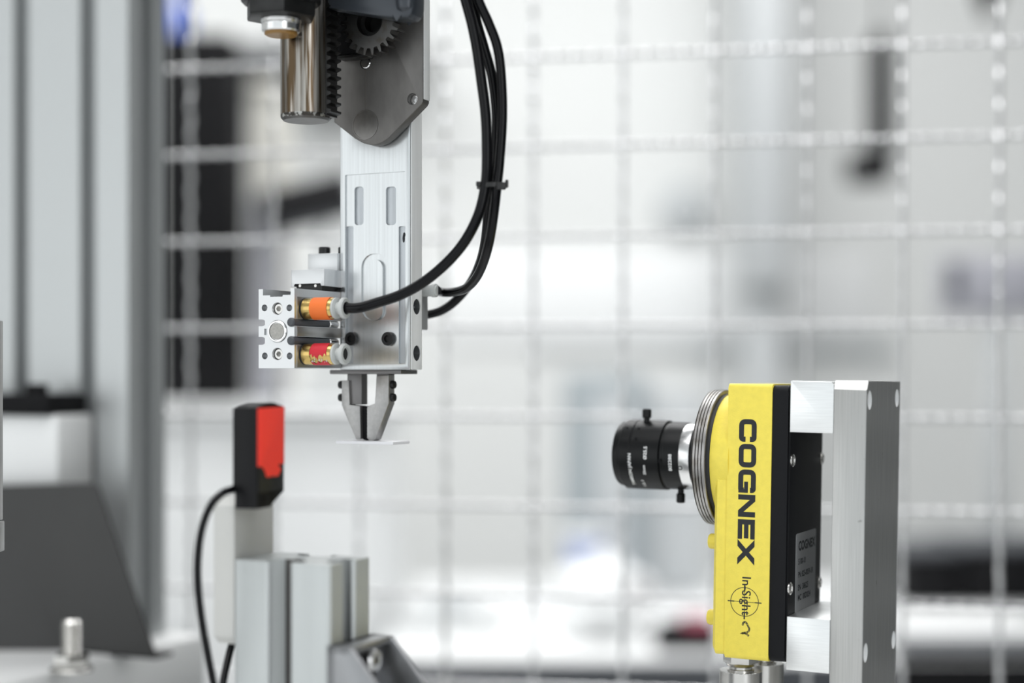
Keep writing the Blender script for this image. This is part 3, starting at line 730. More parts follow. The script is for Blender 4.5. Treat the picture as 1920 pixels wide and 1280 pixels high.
# rating label
l0 = C.sd(1493, 1001, 0); l1 = C.sd(1530, 988, 0); zl1 = C.sd(1493, 1001, 0).z; zl0 = zl1 - 42
bm = BM(); prism(bm, rrect(l0.y, l1.y, zl0, zl1, 1.4), 'x', -.2, .05); lab = obj('rating_label', bm, M_labelp, rp)
bm = BM(); LW = l1.y - l0.y
for (s, sz, dy, dz, bo, sx_) in (('COGNEX', 5.9, 4, 8.0, .28, 1.15), ('5100-10', 3.8, 4, 14.5, .14, 1.0), ('PN: 825-0059-1R', 3.7, 4, 20.5, .13, 1.0), ('SN  38625', 3.8, 4, 26.5, .14, 1.1), ('MC  00D024', 3.8, 4, 31.2, .14, 1.1)):
    decal(bm, text2d(s, sz, bo, sx_), lambda a, b, h, dy=dy, dz=dz: Vector((.10, l0.y + dy + a, zl1 - dz + b)))
obj('label_print', bm, M_ink, lab)
# COGNEX lettering
cap = C.fr(1419.5, 800, 0).x - C.fr(1387.5, 800, 0).x
tk = 2.35; th_ = 2.1
def LC(Wd): return stroke2d([(Wd - tk / 2, .37 * cap), (Wd - tk / 2, th_ / 2), (tk / 2, th_ / 2), (tk / 2, cap - th_ / 2), (Wd - tk / 2, cap - th_ / 2), (Wd - tk / 2, .63 * cap)], tk, False, 1.9)
def LO(Wd): return stroke2d([(tk / 2, th_ / 2), (Wd - tk / 2, th_ / 2), (Wd - tk / 2, cap - th_ / 2), (tk / 2, cap - th_ / 2)], tk, True, 1.9)
def LG(Wd): return join2d([(stroke2d([(Wd - tk / 2, .68 * cap), (Wd - tk / 2, cap - th_ / 2), (tk / 2, cap - th_ / 2), (tk / 2, th_ / 2), (Wd - tk / 2, th_ / 2), (Wd - tk / 2, .32 * cap)], tk, False, 1.9), (0, 0)),
                           (poly2d([(Wd * .52, .34 * cap), (Wd, .34 * cap), (Wd, .56 * cap), (Wd * .52, .56 * cap)]), (0, 0)), (poly2d([(Wd - 1.6, 0), (Wd, 0), (Wd, .5 * cap), (Wd - 1.6, .5 * cap)]), (0, 0))])
def rc4(a, b, c, d): return poly2d([(a, b), (c, b), (c, d), (a, d)])
def LN(Wd): return join2d([(rc4(0, 0, tk, cap), (0, 0)), (rc4(Wd - tk, 0, Wd, cap), (0, 0)), (poly2d([(0, cap), (tk * 1.25, cap), (Wd, 0), (Wd - tk * 1.25, 0)]), (0, 0))])
def LE(Wd): return join2d([(rc4(0, 0, tk, cap), (0, 0)), (rc4(0, 0, Wd, th_), (0, 0)), (rc4(0, cap - th_, Wd, cap), (0, 0)), (rc4(0, cap / 2 - th_ / 2, Wd * .96, cap / 2 + th_ / 2), (0, 0))])
def LX(Wd): s = tk * 1.35; return join2d([(poly2d([(0, cap), (s, cap), (Wd, 0), (Wd - s, 0)]), (0, 0)), (poly2d([(0, 0), (s, 0), (Wd, cap), (Wd - s, cap)]), (0, 0))])
bm = BM(); x_base = C.fr(1384.5, 920, 0).x; mmpx = 0.2425
for fn_, y0, y1 in ((LC, 785.5, 828), (LO, 832, 876), (LG, 880, 923.5), (LN, 927, 969), (LE, 973.5, 1010.5), (LX, 1011, 1059)):
    zs = C.fr(1400, y0, 0).z; Wd = zs - C.fr(1400, y1, 0).z
    decal(bm, fn_(Wd), lambda a, b, h: Vector((x_base + b, -.06 - h, zs - a)), True)
obj('maker_lettering', bm, M_ink, yb)
# In-Sight mark with cross-hair
bm = BM(); VF = text2d('In-Sight', 5.9, .05, 1.0); mx = max(a for a, b in VF[0]); zs = C.fr(1400, 1080, 0).z; Ln = zs - C.fr(1400, 1153.5, 0).z
xb_ = C.fr(1391.5, 1118, 0).x
decal(bm, VF, lambda a, b, h: Vector((xb_ + b, -.06, zs - a * Ln / mx)))
cc = C.fr(1396, 1128, 0); rad = C.fr(1396, 1101, 0).z - cc.z
circ = stroke2d([(rad * math.cos(2 * PI * k / 48), rad * math.sin(2 * PI * k / 48)) for k in range(48)], .3, True)
decal(bm, circ, lambda a, b, h: Vector((cc.x + a, -.05, cc.z + b)))
for (x0_, x1_, z0_, z1_) in ((-8.0, -4.9, -.25, .25), (4.9, 8.0, -.25, .25), (-5, 5, -.12, .12), (-.32, .32, 4.7, 7.6), (-.32, .32, -7.9, -4.7), (-.12, .12, -5, 5)):
    decal(bm, rc4(x0_, z0_, x1_, z1_), lambda a, b, h: Vector((cc.x + a, -.055, cc.z + b)))
obj('product_mark', bm, M_ink, yb)
# hand-drawn marker squiggle
bm = BM(); sq = [(1392, 1172), (1394, 1167), (1398, 1166), (1402, 1172), (1405, 1180), (1401, 1185), (1396, 1186), (1391, 1187), (1398, 1187), (1404, 1192)]
pp = [(lambda v: (v.x, v.z))(C.fr(a, b, 0)) for a, b in sq]
pp = [(v.x, v.y) for v in catmull([(a, b, 0) for a, b in pp], 4)]
decal(bm, stroke2d(pp, .9), lambda a, b, h: Vector((a, -.05, b))); obj('marker_squiggle', bm, M_marker, yb)
# lens flange
def sx(px, yl, py=856): return -C.fr(px, py, yl).x      # distance s in front of the panel of a point on the near side
bm = BM(); lathe(bm, [(sBe - .6, 30.4), (sBe + 2.6, 30.6)], (0, ay, az), (-1, 0, 0), 72); lens_ring_s = -xB0 + 10.5
ls = thing  # noqa
fl_b = bm
lens = obj('lens', BM(), M_lens, t) if False else None
s0 = sBe + 0.3; s1 = 46.2
obj('gasket', fl_b, M_rubber, t)
rF = 32.4; pr = [(s0 + .8, 20), (s0 + .8, rF - .3), (s0 + 1.1, rF)]
nR = 4; step = (s1 - s0 - 1.6) / nR
for k in range(nR):
    a0 = s0 + 1.1 + k * step
    pr += [(a0 + .15, rF), (a0 + step * .8, rF - .1), (a0 + step * .86, rF - .75), (a0 + step * .98, rF - .75)]
pr += [(s1 - .3, rF - .2), (s1, rF - .6), (s1, 18.2), (s1 - 3, 18)]
bm = BM(); lathe(bm, pr, (0, ay, az), (-1, 0, 0), 96); flange = obj('lens_flange', bm, M_ribbed, t)
yn = ay - 16.5
sb1, sb0 = sx(1270, yn), sx(1290, yn); tip = sx(1145.5, ay - 16); gr_ = sx(1237, yn); e1_ = sx(1158, ay - 16.3)
ridge = sx(1178, ay - 16.8)
rL = 16.9
bm = BM(); lathe(bm, [(s1 - 3, 13), (s1 - 3, 15.4), (sb0, 15.4), (sb0 + .1, 15), (sb1, 15), (sb1, 16.2), (gr_ - 1.2, 16.4), (gr_ - 1.0, 15.9), (gr_ + .6, 15.9), (gr_ + 1.2, rL), (ridge - .4, rL + .15), (ridge, rL - .1), (ridge + .3, rL + .15), (e1_ - .4, rL + .1), (e1_, rL - .3), (e1_ + .1, rL - 1.2), (tip - .8, rL - 1.3), (tip, rL - 1.8), (tip, 13.6), (tip - 3, 12.8), (tip - 3.0, .5)], (0, ay, az), (-1, 0, 0), 72)
lens = obj('lens', bm, M_lens, t)
bm = BM(); lathe(bm, [(sb0, 15.2), (sb0 + .2, 15.8), (sb1 - .3, 16.0), (sb1, 15.9), (sb1, 14.9)], (0, ay, az), (-1, 0, 0), 72, close=False); obj('mount_ring', bm, M_bright, lens)
bm = BM(); lathe(bm, [(tip - 2.6, 12.9), (tip - 1.7, 9), (tip - 1.2, .3)], (0, ay, az), (-1, 0, 0), 48); obj('front_glass', bm, mat('coated_glass', (.01, .015, .03), .05, coat=.6), lens)
# locking screws (top and bottom), tiny radial set screws
def knob(px, py_base, py_top, yoff, up, r):
    s_ = sx(px, ay); zb0 = az + up * 15.5; z1k = C.at(px, py_top, C_D).z; zs_ = C.at(px, py_base, C_D).z
    bm = BM(); prof = [(0, 1.5), (abs(zs_ - zb0), 1.5), (abs(zs_ - zb0) + .1, r - .3), (abs(zs_ - zb0) + .5, r), (abs(z1k - zb0) - .5, r), (abs(z1k - zb0), r - .5)]
    lathe(bm, prof, (-s_, ay - yoff, zb0), (0, 0, up), 24); obj('locking_screw', bm, M_lens, lens)
C_D = .778
knob(1217, 784, 766.5, 4, 1, 2.25)
knob(1279, 924, 942, 1, -1, 2.15)
def onlens(px, py, r): # point on the near side of the barrel
    th = math.asin(max(-1, min(1, (856 - py) / 66.0))); return sx(px, ay - r * math.cos(th)), th
for (px, py, r, rr_) in ((1192, 825, rL, .85), (1175, 805, rL, .5), (1197, 806, rL, .55), (1237, 864, 16.3, .9)):
    s_, th = onlens(px, py, r); d_ = Vector((0, -math.cos(th), math.sin(th)))
    bm = BM(); lathe(bm, [(0, rr_), (.22, rr_), (.22, rr_ * .5), (.05, rr_ * .4)], Vector((-s_, ay, az)) + d_ * (r + .13), d_, 16); obj('set_screw', bm, M_blackbg, lens)
s_, th = onlens(1275.5, 877, 16); d_ = Vector((0, -math.cos(th), math.sin(th)))
bm = BM(); lathe(bm, [(0, 1.1), (.1, 1.1), (.1, .7), (-.3, .6)], Vector((-s_, ay, az)) + d_ * 15.9, d_, 18); obj('set_screw', bm, M_screw, lens)
bm = BM()
for (s, px, py0, py1, sz, r, bo) in (('TAMRON JAPAN', 1193.5, 912, 852, 2.15, rL + .22, .06), ('35mm', 1212, 891, 873, 1.9, rL + .22, .05), ('\u00d825.5', 1212, 862.5, 838, 2.3, rL + .22, .06), ('1:2.1', 1214, 915, 902, 2.0, rL + .22, .05), ('802288', 1260.5, 883, 850.5, 2.3, 16.46, .06)):
    s_, t0 = onlens(px, py0, r); _, t1 = onlens(px, py1, r); VF = text2d(s, sz, bo); mx = max(a for a, b in VF[0])
    decal(bm, VF, lambda a, b, h: Vector((-s_ - b, ay - r * math.cos(t0 + (t1 - t0) * a / mx), az + r * math.sin(t0 + (t1 - t0) * a / mx))))
obj('lens_engraving', bm, M_white_ink, lens)
# connectors underneath
for (px, y_, rot) in ((1389, 17.5, 0.25), (1431, 44.0, 0.5)):
    cx_ = C.fr(px, 1240, y_).x
    bm = BM(); prism(bm, [(cx_ + a, y_ + b) for a, b in hexs(8.2, rot)], 'z', zbt_ - 4.6, zbt_ + .2, .5); cn = obj('connector', bm, M_steel, t)
    bm = BM(); lathe(bm, [(0, 7.2), (1.2, 6.6), (1.8, 5.4), (2.8, 5.4), (3.1, 6.3), (4.2, 6.3)], (cx_, y_, zbt_ - 4.5), (0, 0, -1), 32); obj('neck', bm, M_steel, cn)
    kn = [( (9.6 + (.3 if k % 2 else 0)) * math.cos(2 * PI * k / 80), (9.6 + (.3 if k % 2 else 0)) * math.sin(2 * PI * k / 80)) for k in range(80)]
    bm = BM(); prism(bm, [(cx_ + a, y_ + b) for a, b in kn], 'z', zbt_ - 26, zbt_ - 8.2, .5); obj('knurled_ring', bm, M_steel, cn)
    bm = BM(); cyl(bm, (cx_, y_, zbt_ - 26), (cx_, y_, zbt_ - 44), 4); obj('plug_cable', bm, M_rubber, cn)

# ================================================================== CAMERA MOUNT
t = thing('camera_stand', 'machined aluminium stand plate with two light blocks clamping the yellow camera', 'mounting plate', C)
xP0 = C.fr(1560, 960, 0).x; xP1 = C.fr(1621.5, 960, 0).x
zp1 = C.fr(1590, 713, 0).z; yP = C.sd(1684, 960, xP1).y
zlow = (ZT - C.o.z) * 1000 + 14.5
bm = BM(); box(bm, xP0, xP1, 0, yP, zlow, zp1, .35)
# chamfer at the front top edge
zch = C.fr(1590, 731, 0).z
wd = BM(); prism(wd, [(-6, zch), (0, zch), (2.6, zp1), (2.6, zp1 + 5), (-6, zp1 + 5)], 'x', xP0 - 5, xP1 + 5)
cuts = [wd]
hl = []
for (px, py) in ((1628.5, 750), (1682, 746), (1622, 1224), (1676, 1199)):
    h = C.sd(px, py, xP1); y_ = min(max(h.y, 6), yP - 5.5); hl.append((y_, h.z))
    c = BM(); cyl(c, (xP1 - 6, y_, h.z), (xP1 + 3, y_, h.z), 4.3, 28); cuts.append(c)
bm = cut(bm, cuts); pt = obj('stand_plate', bm, M_brush, t)
for (y_, z_) in hl:
    bm = BM(); lathe(bm, [(0, 4.2), (0, 2.2), (3, 2.2), (3, 4.2)], (xP1 - 6, y_, z_), (1, 0, 0), 28, close=False); lathe(bm, [(0, 4.25), (5.9, 4.25)], (xP1 - 6, y_, z_), (1, 0, 0), 28, close=False); obj('bolt_hole', bm, M_edge, pt)
z1 = C.fr(1520, 714, 0).z; z0 = C.fr(1520, 811, 0).z
q = [(.05, z0), (.05, z1 - .2), (.6, z1), (xP0 - 1.2, z1 - .3), (xP0 - .1, z1 - 1.5), (xP0 - .1, z0 + .2), (xP0 - .4, z0)]
bm = BM(); prism(bm, q, 'y', 0.2, W - 2, .25); obj('clamp_block', bm, M_milled, t)
z1 = C.fr(1515, 1158.5, 0).z; z0 = C.fr(1515, 1259, 0).z; xk = C.fr(1472.5, 1200, 0).x
bm = BM(); box(bm, max(xk, .1), xP0 - .1, 0.2, W - 2, z0, z1, .3); obj('clamp_block', bm, M_milled, t)
bm = BM(); box(bm, xP0 - 25, xP1 + 25, -10, yP + 10, zlow - 11.8, zlow + .2, 1)
obj('foot_plate', bm, M_milled, t)

# ================================================================== SENSOR, BAR, EXTRUSION POST
SF = Frame(482, 850, 0.655)
Q = SF
t = thing('optical_sensor', 'small black optical sensor with a red window, on a pale aluminium bar', 'sensor', Q)
xw_ = Q.fr(427.5, 850, 0).x; yw = Q.sd(532.5, 850, 0).y
zT_ = Q.fr(482, 764, 0).z; zM = Q.sd(532, 920, 0).z; zBo = Q.fr(470, 953, 0).z; z945 = Q.sd(510, 943, 0).z
yL = Q.sd(508, 940, 0).y
# side outline (y,z) extruded over the width
xE = Q.fr(444, 850, 0).x
so = [(0, zBo - .2), (0, zT_), (2, zT_ + .9), (yw * .45, zT_ + 2.0), (yw * .62, zT_ + 2.0), (yw - .3, zT_ + .3), (yw, zT_ - .2), (yw, zM), (yL + .8, z945), (yL, zBo)]
bm = BM(); prism(bm, so, 'x', xw_ + 3.3, -.02, .35)
bm2 = so2 = [(3.2, Q.fr(440, 917, 0).z), (3.2, zT_ - .2), (yw - 2, zT_), (yw - 2, Q.fr(440, 917, 0).z)]
prism(bm, so2, 'x', xw_, xw_ + 3.5, .4); sh = obj('housing', bm, M_sensor, t)
# window side: dark panel, then red window with a ragged stepped lower edge
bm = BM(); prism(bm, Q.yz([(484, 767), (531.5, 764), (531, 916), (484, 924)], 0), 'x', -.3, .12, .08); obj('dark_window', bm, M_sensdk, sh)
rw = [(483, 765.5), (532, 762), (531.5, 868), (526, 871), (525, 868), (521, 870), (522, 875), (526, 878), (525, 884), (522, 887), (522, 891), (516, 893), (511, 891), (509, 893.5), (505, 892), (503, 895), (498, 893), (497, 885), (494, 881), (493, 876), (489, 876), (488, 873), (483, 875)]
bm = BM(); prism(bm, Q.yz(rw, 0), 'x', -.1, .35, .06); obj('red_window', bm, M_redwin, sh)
c = Q.fr(439, 920, 3); bm = BM(); lathe(bm, [(0, 1.5), (.8, 1.5), (1.1, .8)], (c.x, 2.8, c.z), (0, -1, 0), 18); obj('clamp_screw', bm, M_steel, sh)
c = Q.sd(497, 935, 0); bm = BM(); box(bm, -4, .25, c.y - 3.5, c.y + 2.5, zBo, c.z + 1.5, .3); obj('lower_lip', bm, M_sensor, sh)
# bar
t = thing('sensor_bar', 'pale rectangular aluminium bar holding the black optical sensor', 'bar', Q)
yb0 = 4.6; xbR = xw_ - .12
xb0 = Q.fr(400, 1080, yb0).x; zb1 = Q.fr(420, 930, yb0 + 6).z; zb0 = Q.fr(420, 1208, yb0).z; yb1 = Q.sd(513, 1000, xbR).y
bm = BM()
chz = Q.fr(420, 948, yb0).z
prism(bm, [(yb0, zb0 + 3.5), (yb0, chz), (yb0 + 3.2, zb1), (yb1, zb1), (yb1, zb0), (yb0 + 3, zb0)], 'x', xb0, xbR, .5); bar = obj('bar', bm, M_bar, t)
zfl = (1.095 - Q.o.z) * 1000
bm = BM(); box(bm, xb0 + 1, xbR - 1, yb1 - 12, yb1 - 1, zfl + .2, zb0 + 1, .5); obj('bar_foot', bm, M_grip, t)
# T-slot post
t = thing('extrusion_post', 'short T-slot aluminium extrusion post in front of the sensor bar', 'post', Q)
y0_ = 3.9; xl = xbR + .1
xl = Q.fr(437, 1150, y0_).x; xl = max(xl, xbR + .1)
xr = Q.fr(617, 1150, y0_).x; yR_ = Q.sd(694.5, 1150, xr).y
zt3 = Q.fr(530, 1054, y0_).z
Wx, Wy = xr - xl, yR_ - y0_
def slotpath(cx, cy, dx, dy, half, dep):   # cx,cy on the face, (dx,dy) along the face in walking order, inward normal = rotate
    nx, ny = -dy, dx
    def p(a, b): return (cx + dx * a + nx * b, cy + dy * a + ny * b)
    return [p(-half - 1, 0), p(-half, 1.0), p(-half, dep * .16), p(-half * 1.8, dep * .16), p(-half * 1.8, dep * .62), p(-half * .7, dep), p(half * .7, dep), p(half * 1.8, dep * .62), p(half * 1.8, dep * .16), p(half, dep * .16), p(half, 1.0), p(half + 1, 0)]
cr = 1.2
f0, f1_ = Q.fr(500, 1150, y0_).x, Q.fr(545, 1150, y0_).x
hs = (f1_ - f0) / 2 - .4; cxs = (f0 + f1_) / 2
g0_, g1_ = Q.sd(645, 1150, xr).y, Q.sd(664, 1150, xr).y
pts = [(xl + cr, y0_)] + slotpath(cxs, y0_, 1, 0, hs, 12) + [(xr - cr, y0_), (xr, y0_ + cr)] + slotpath(xr, (g0_ + g1_) / 2, 0, 1, (g1_ - g0_) / 2, 9) + [(xr, yR_ - cr), (xr - cr, yR_)] + slotpath(cxs, yR_, -1, 0, hs, 9) + [(xl + cr, yR_), (xl, yR_ - cr)] + [(xl, y0_ + cr)]
bm = BM(); prism(bm, pts, 'z', zfl + .2, zt3, .25)
hc = BM(); cyl(hc, (cxs, (y0_ + yR_) / 2, zt3 - 20), (cxs, (y0_ + yR_) / 2, zt3 + 4), 2.6)
bm = cut(bm, [hc]); po = obj('extrusion', bm, M_profile, t)
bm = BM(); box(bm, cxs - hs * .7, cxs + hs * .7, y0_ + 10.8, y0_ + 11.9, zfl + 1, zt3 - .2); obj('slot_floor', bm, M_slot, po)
# corner bracket on its right face
xB = xr + .1
t = thing('corner_bracket', 'die-cast triangular corner bracket with a bolt inside, beside the extrusion post', 'bracket', Q)
wy0, wy1 = y0_ - 1.5, yR_ + 1.5
zk = Q.fr(640, 1213, wy0).z; pk = Q.fr(655, 1216, wy0); slp = Q.fr(700, 1280, wy0)
def wall(y0w, y1w):
    m_ = (slp.z - pk.z) / (slp.x - pk.x); xe_ = pk.x + 44; ze_ = pk.z + m_ * 44
    ze_ = max(ze_, zfl + 3); xe_ = pk.x + (ze_ - pk.z) / m_
    b_ = BM(); prism(b_, [(xB, zfl + .3), (xB, zk), (pk.x - 1, zk), (pk.x + .8, pk.z - .6), (xe_, ze_), (xe_, zfl + .3)], 'y', y0w, y1w, .7); return b_
obj('side_wall', wall(wy0, wy0 + 3.2), M_diecast, t); obj('side_wall', wall(wy1 - 3.2, wy1), M_diecast, t)
bm = BM(); box(bm, xB, xB + 3.5, wy0, wy1, zfl + .3, zk, .6); box(bm, xB, pk.x + .2, wy0, wy1, zk - 3.0, zk, .6); obj('back_plate', bm, M_diecast, t)
bm = BM(); box(bm, xB, xB + 60, wy0, wy1, zfl + .3, zfl + 4.3, .6); obj('base_flange', bm, M_diecast, t)
cb = Vector((xB + 3.4, (wy0 + wy1) / 2 + 1, Q.fr(713, 1240, (wy0 + wy1) / 2).z))
bm = BM(); cyl(bm, cb, cb + Vector((1.5, 0, 0)), 7.2, 28, .3); obj('washer', bm, M_bright, t)
bm = BM(); cyl(bm, cb + Vector((1.4, 0, 0)), cb + Vector((8.5, 0, 0)), 5.0, 28, .8); hx = BM(); prism(hx, [(cb.y + a, cb.z + b) for a, b in hexs(2.4)], 'x', cb.x + 5, cb.x + 12); obj('bolt', cut(bm, [hx]), M_bright, t)
# cable
bm = BM(); tube(bm, catmull([P(a, b, d) * 1000 for a, b, d in ((447, 913, .664), (436, 917, .660), (416, 925, .654), (395, 948, .650), (380, 985, .649), (372, 1030, .650), (370, 1080, .651), (374, 1130, .652), (381, 1180, .654), (389, 1225, .657), (399, 1275, .660), (405, 1308, .664), (410, 1318, .668), (414, 1306, .672), (420, 1270, .678), (430, 1225, .686), (440, 1190, .69))], 10), 1.62, 14)
tag(obj('sensor_cable', bm, M_hose), 'thin black cable looping down from the optical sensor along the bar', 'cable')

# ================================================================== WIRE FENCE
t = thing('wire_fence', 'crimped galvanised wire mesh fence blurred behind the machine', 'fence')
beta = R(9.5); pitch = 0.0632
fc = P(1000, HOR, 1.125); fd = Vector((math.cos(beta), -math.sin(beta), 0)); fn = Vector((math.sin(beta), math.cos(beta), 0))
wz = [P(1000, py, 1.125).z for py in (107,)][0]
ks = range(-10, 12); js = range(-4, 13)
zlo, zhi = wz - 11 * pitch, wz + 4 * pitch
xlo, xhi = -9.5 * pitch, 11 * pitch
def wire_mesh(Lg, per, along):
    amp = 0.0017 if along == 'z' else 0.0024
    bm = BM(); n = int(Lg / per * 8); pts = []
    for k in range(n + 1):
        s_ = Lg * k / n; a_ = amp * math.sin(2 * PI * s_ / per)
        pts.append(Vector((0, a_, s_)) if along == 'z' else Vector((s_, a_, 0)))
    tube(bm, pts, 0.0019, 8); return bm
rotf = Matrix.Rotation(-beta, 4, 'Z')
vw = None
for k in range(-9, 11):
    loc = fc + fd * (k * pitch); loc.z = zlo
    if vw is None: vw = obj('wire', wire_mesh(zhi - zlo, pitch / 3, 'z'), M_zinc, t, mm=False); o = vw
    else: o = vw.copy(); COL.objects.link(o)
    o.matrix_world = Matrix.Translation(loc) @ rotf
hw = None
for j in range(-3, 11):
    loc = fc + fd * xlo; loc.z = wz - j * pitch
    if hw is None: hw = obj('wire', wire_mesh(xhi - xlo, pitch / 5, 'x'), M_zinc, t, mm=False); o = hw
    else: o = hw.copy(); COL.objects.link(o)
    o.matrix_world = Matrix.Translation(loc + fn * 0.001) @ rotf
for k in (xlo, xhi):
    b_ = BM(); box(b_, -.02, .02, -.02, .02, 0, zhi + .02, .002); o = obj('fence_post', b_, M_colface, t, mm=False); o.matrix_world = Matrix.Translation(Vector((fc.x + fd.x * k, fc.y + fd.y * k, 0))) @ rotf
for zz in (zlo, zhi):
    b_ = BM(); box(b_, 0, xhi - xlo, -.015, .015, -.015, .015, .002); o = obj('fence_rail', b_, M_colface, t, mm=False); l_ = fc + fd * xlo; o.matrix_world = Matrix.Translation(Vector((l_.x, l_.y, zz))) @ rotf

# ================================================================== BACKGROUND (far out of focus)
def X(px, D): return (px - 960) / F * D
def Z(py, D): return CZ - (py - HOR) / F * D
def pbox(bm, px0, px1, py0, py1, D, dep, bev=.004):
    return box(bm, X(px0, D), X(px1, D), D, D + dep, Z(py1, D), Z(py0, D), bev)
def bth(name, label, cat, group=None): return thing(name, label, cat, None, group)
def part(name, m, par, fnb):
    bm = BM(); fnb(bm); return obj(name, bm, m, par, mm=False)
# left white cabinet
D = 2.5
t = bth('white_cabinet', 'white cabinet with flat doors behind the fence at left', 'cabinet')
x0, x1, zt = X(60, D), -.205, Z(757, D)
part('carcass', M_white, t, lambda b: box(b, x0, x1, D + .02, D + .45, 0.08, zt - .03, .004))
part('worktop', M_white, t, lambda b: box(b, x0 - .01, x1 + .01, D - .015, D + .46, zt - .03, zt, .006))
nd = 3; wdt = (x1 - x0) / nd
for k in range(nd):
    dr = part('door', M_white, t, lambda b: box(b, x0 + k * wdt + .003, x0 + (k + 1) * wdt - .003, D, D + .02, .09, zt - .035, .003))
    part('handle', M_lgrey, dr, lambda b: cyl(b, (x0 + k * wdt + .05, D - .02, zt - .35), (x0 + k * wdt + .05, D - .02, zt - .5), .006, 12))
part('plinth', M_dgrey, t, lambda b: box(b, x0 + .02, x1 - .02, D + .05, D + .4, 0, .085))
zc0 = zt
t = bth('black_case', 'tall matt black case standing on the white cabinet at left', 'case')
D2 = 2.62
part('shell', M_blackbg, t, lambda b: box(b, X(296, D2), X(438, D2), D2, D2 + .15, zc0, Z(60, D2), .012, 3))
part('front_rib', M_blackbg, t, lambda b: box(b, X(390, D2), X(432, D2), D2 - .012, D2 + .01, zc0 + .01, Z(70, D2), .005))
zct = Z(60, D2)
t = bth('blue_bottle', 'small blue plastic bottle with a blue cap on the black case', 'bottle')
part('bottle', M_blue, t, lambda b: lathe(b, [(0, .02), (.05, .022), (.07, .012), (.1, .012)], (X(337, D2 + .1), D2 + .1, zct), (0, 0, 1), 20))
part('cap', M_blue, t, lambda b: cyl(b, (X(337, D2 + .1), D2 + .1, zct + .09), (X(337, D2 + .1), D2 + .1, zct + .12), .016, 20, .002))
# monitor on a tilted arm
D3 = 2.6
t = bth('tilted_monitor', 'dark grey tilted tablet screen on a stand, on the white cabinet', 'screen')
cx_, cz_ = X(575, D3), Z(375, D3)
def tilted(b, sx_, sy_, sz_, off=(0, 0, 0)):
    box(b, -sx_ / 2, sx_ / 2, 0, sy_, -sz_ / 2, sz_ / 2, .006)
    bmesh.ops.transform(b, matrix=Matrix.Translation((cx_ + off[0], D3 + off[1], cz_ + off[2])) @ Matrix.Rotation(R(-14), 4, 'Y') @ Matrix.Rotation(R(-20), 4, 'X'), verts=b.verts)
part('shell', M_dgrey, t, lambda b: tilted(b, .155, .03, .078))
part('screen', M_blackbg, t, lambda b: tilted(b, .145, .004, .068, (0, -.004, 0)))
part('stem', M_lgrey, t, lambda b: tube(b, [Vector((cx_ + .02, D3 + .03, cz_)), Vector((cx_ + .03, D3 + .08, cz_ - .1)), Vector((cx_ + .03, D3 + .08, zc0 + .005))], .008, 10))
part('foot', M_lgrey, t, lambda b: cyl(b, (cx_ + .03, D3 + .08, zc0), (cx_ + .03, D3 + .08, zc0 + .012), .05, 24, .003))
t = bth('foil_roll', 'lilac-grey roll of film standing on the white cabinet beside the black case', 'roll')
part('roll', M_pgrey, t, lambda b: cyl(b, (X(487, D3), D3 + .09, zc0), (X(487, D3), D3 + .09, Z(360, D3)), .030, 28, .004))
part('core', M_cream, t, lambda b: cyl(b, (X(487, D3), D3 + .09, zc0 + .01), (X(487, D3), D3 + .09, Z(350, D3)), .012, 20))
t = bth('wall_shelf', 'dark shelf bracketed to the back wall at upper left', 'shelf')
Dw = 5.0
part('board', M_dgrey, t, lambda b: box(b, X(420, 4.7), X(800, 4.7), 4.68, 5.0, Z(112, 4.7), Z(85, 4.7), .006))
for px in (470, 600): part('support', M_dgrey, t, lambda b: prism(b, [(4.75, Z(112, 4.7)), (4.995, Z(112, 4.7)), (4.995, Z(230, 4.7))], 'x', X(px, 4.7), X(px, 4.7) + .02))
t = bth('cream_box', 'cream cardboard box on the white cabinet, before the wall', 'box')
part('carton', M_cream, t, lambda b: box(b, X(470, 2.8), X(535, 2.8), 2.8, 2.9, zc0, Z(150, 2.8), .004))
part('flap', M_cream, t, lambda b: box(b, X(467, 2.8), X(538, 2.8), 2.79, 2.91, Z(168, 2.8), Z(158, 2.8), .003))

# long work bench with its things
DB = 2.2; zbn = Z(1240, DB)
t = bth('work_bench', 'long pale work bench with a dark front edge, behind the fence', 'bench')
bx0, bx1 = -.19, X(2100, DB)
part('benchtop', M_white, t, lambda b: box(b, bx0, bx1, DB, 3.1, zbn - .03, zbn, .004))
part('front_edge', M_blackbg, t, lambda b: box(b, X(1663, DB), bx1, DB - .012, DB, zbn - .05, zbn + .002, .003))
part('front_edge', M_dgrey, t, lambda b: box(b, bx0, X(1662, DB), DB - .012, DB, zbn - .05, zbn + .002, .003))
part('apron', M_blackbg, t, lambda b: box(b, X(1660, DB), bx1 - .02, DB + .01, DB + .03, zbn - .30, zbn - .05, .003))
part('apron', M_mgrey, t, lambda b: box(b, bx0 + .02, X(1655, DB), DB + .01, DB + .03, zbn - .30, zbn - .05, .003))
for lx in (bx0 + .03, bx1 - .09):
    for ly in (DB + .05, 3.0): part('leg', M_mgrey, t, lambda b: box(b, lx, lx + .06, ly, ly + .06, 0, zbn - .03, .003))
def on_bench(py_top, D): return zbn, Z(py_top, D)
D4 = 2.85
t = bth('machine_housing', 'tall blue-grey machine housing standing on the bench left of the yellow camera', 'machine')
part('cabinet', M_mgrey, t, lambda b: box(b, X(1062, D4), X(1215, D4), D4, D4 + .2, zbn + .0003, Z(700, D4), .01))
part('front_panel', M_lgrey, t, lambda b: box(b, X(1115, D4), X(1180, D4), D4 - .01, D4 + .005, zbn + .05, Z(740, D4), .005))
part('side_unit', M_lgrey, t, lambda b: box(b, X(1210, D4), X(1330, D4), D4 + .04, D4 + .2, zbn + .0003, Z(730, D4), .01))
D5 = 2.55
t = bth('blue_tub', 'small pale-blue tub on the bench before the grey machine housing', 'tub')
cxx = X(1097, 2.75)
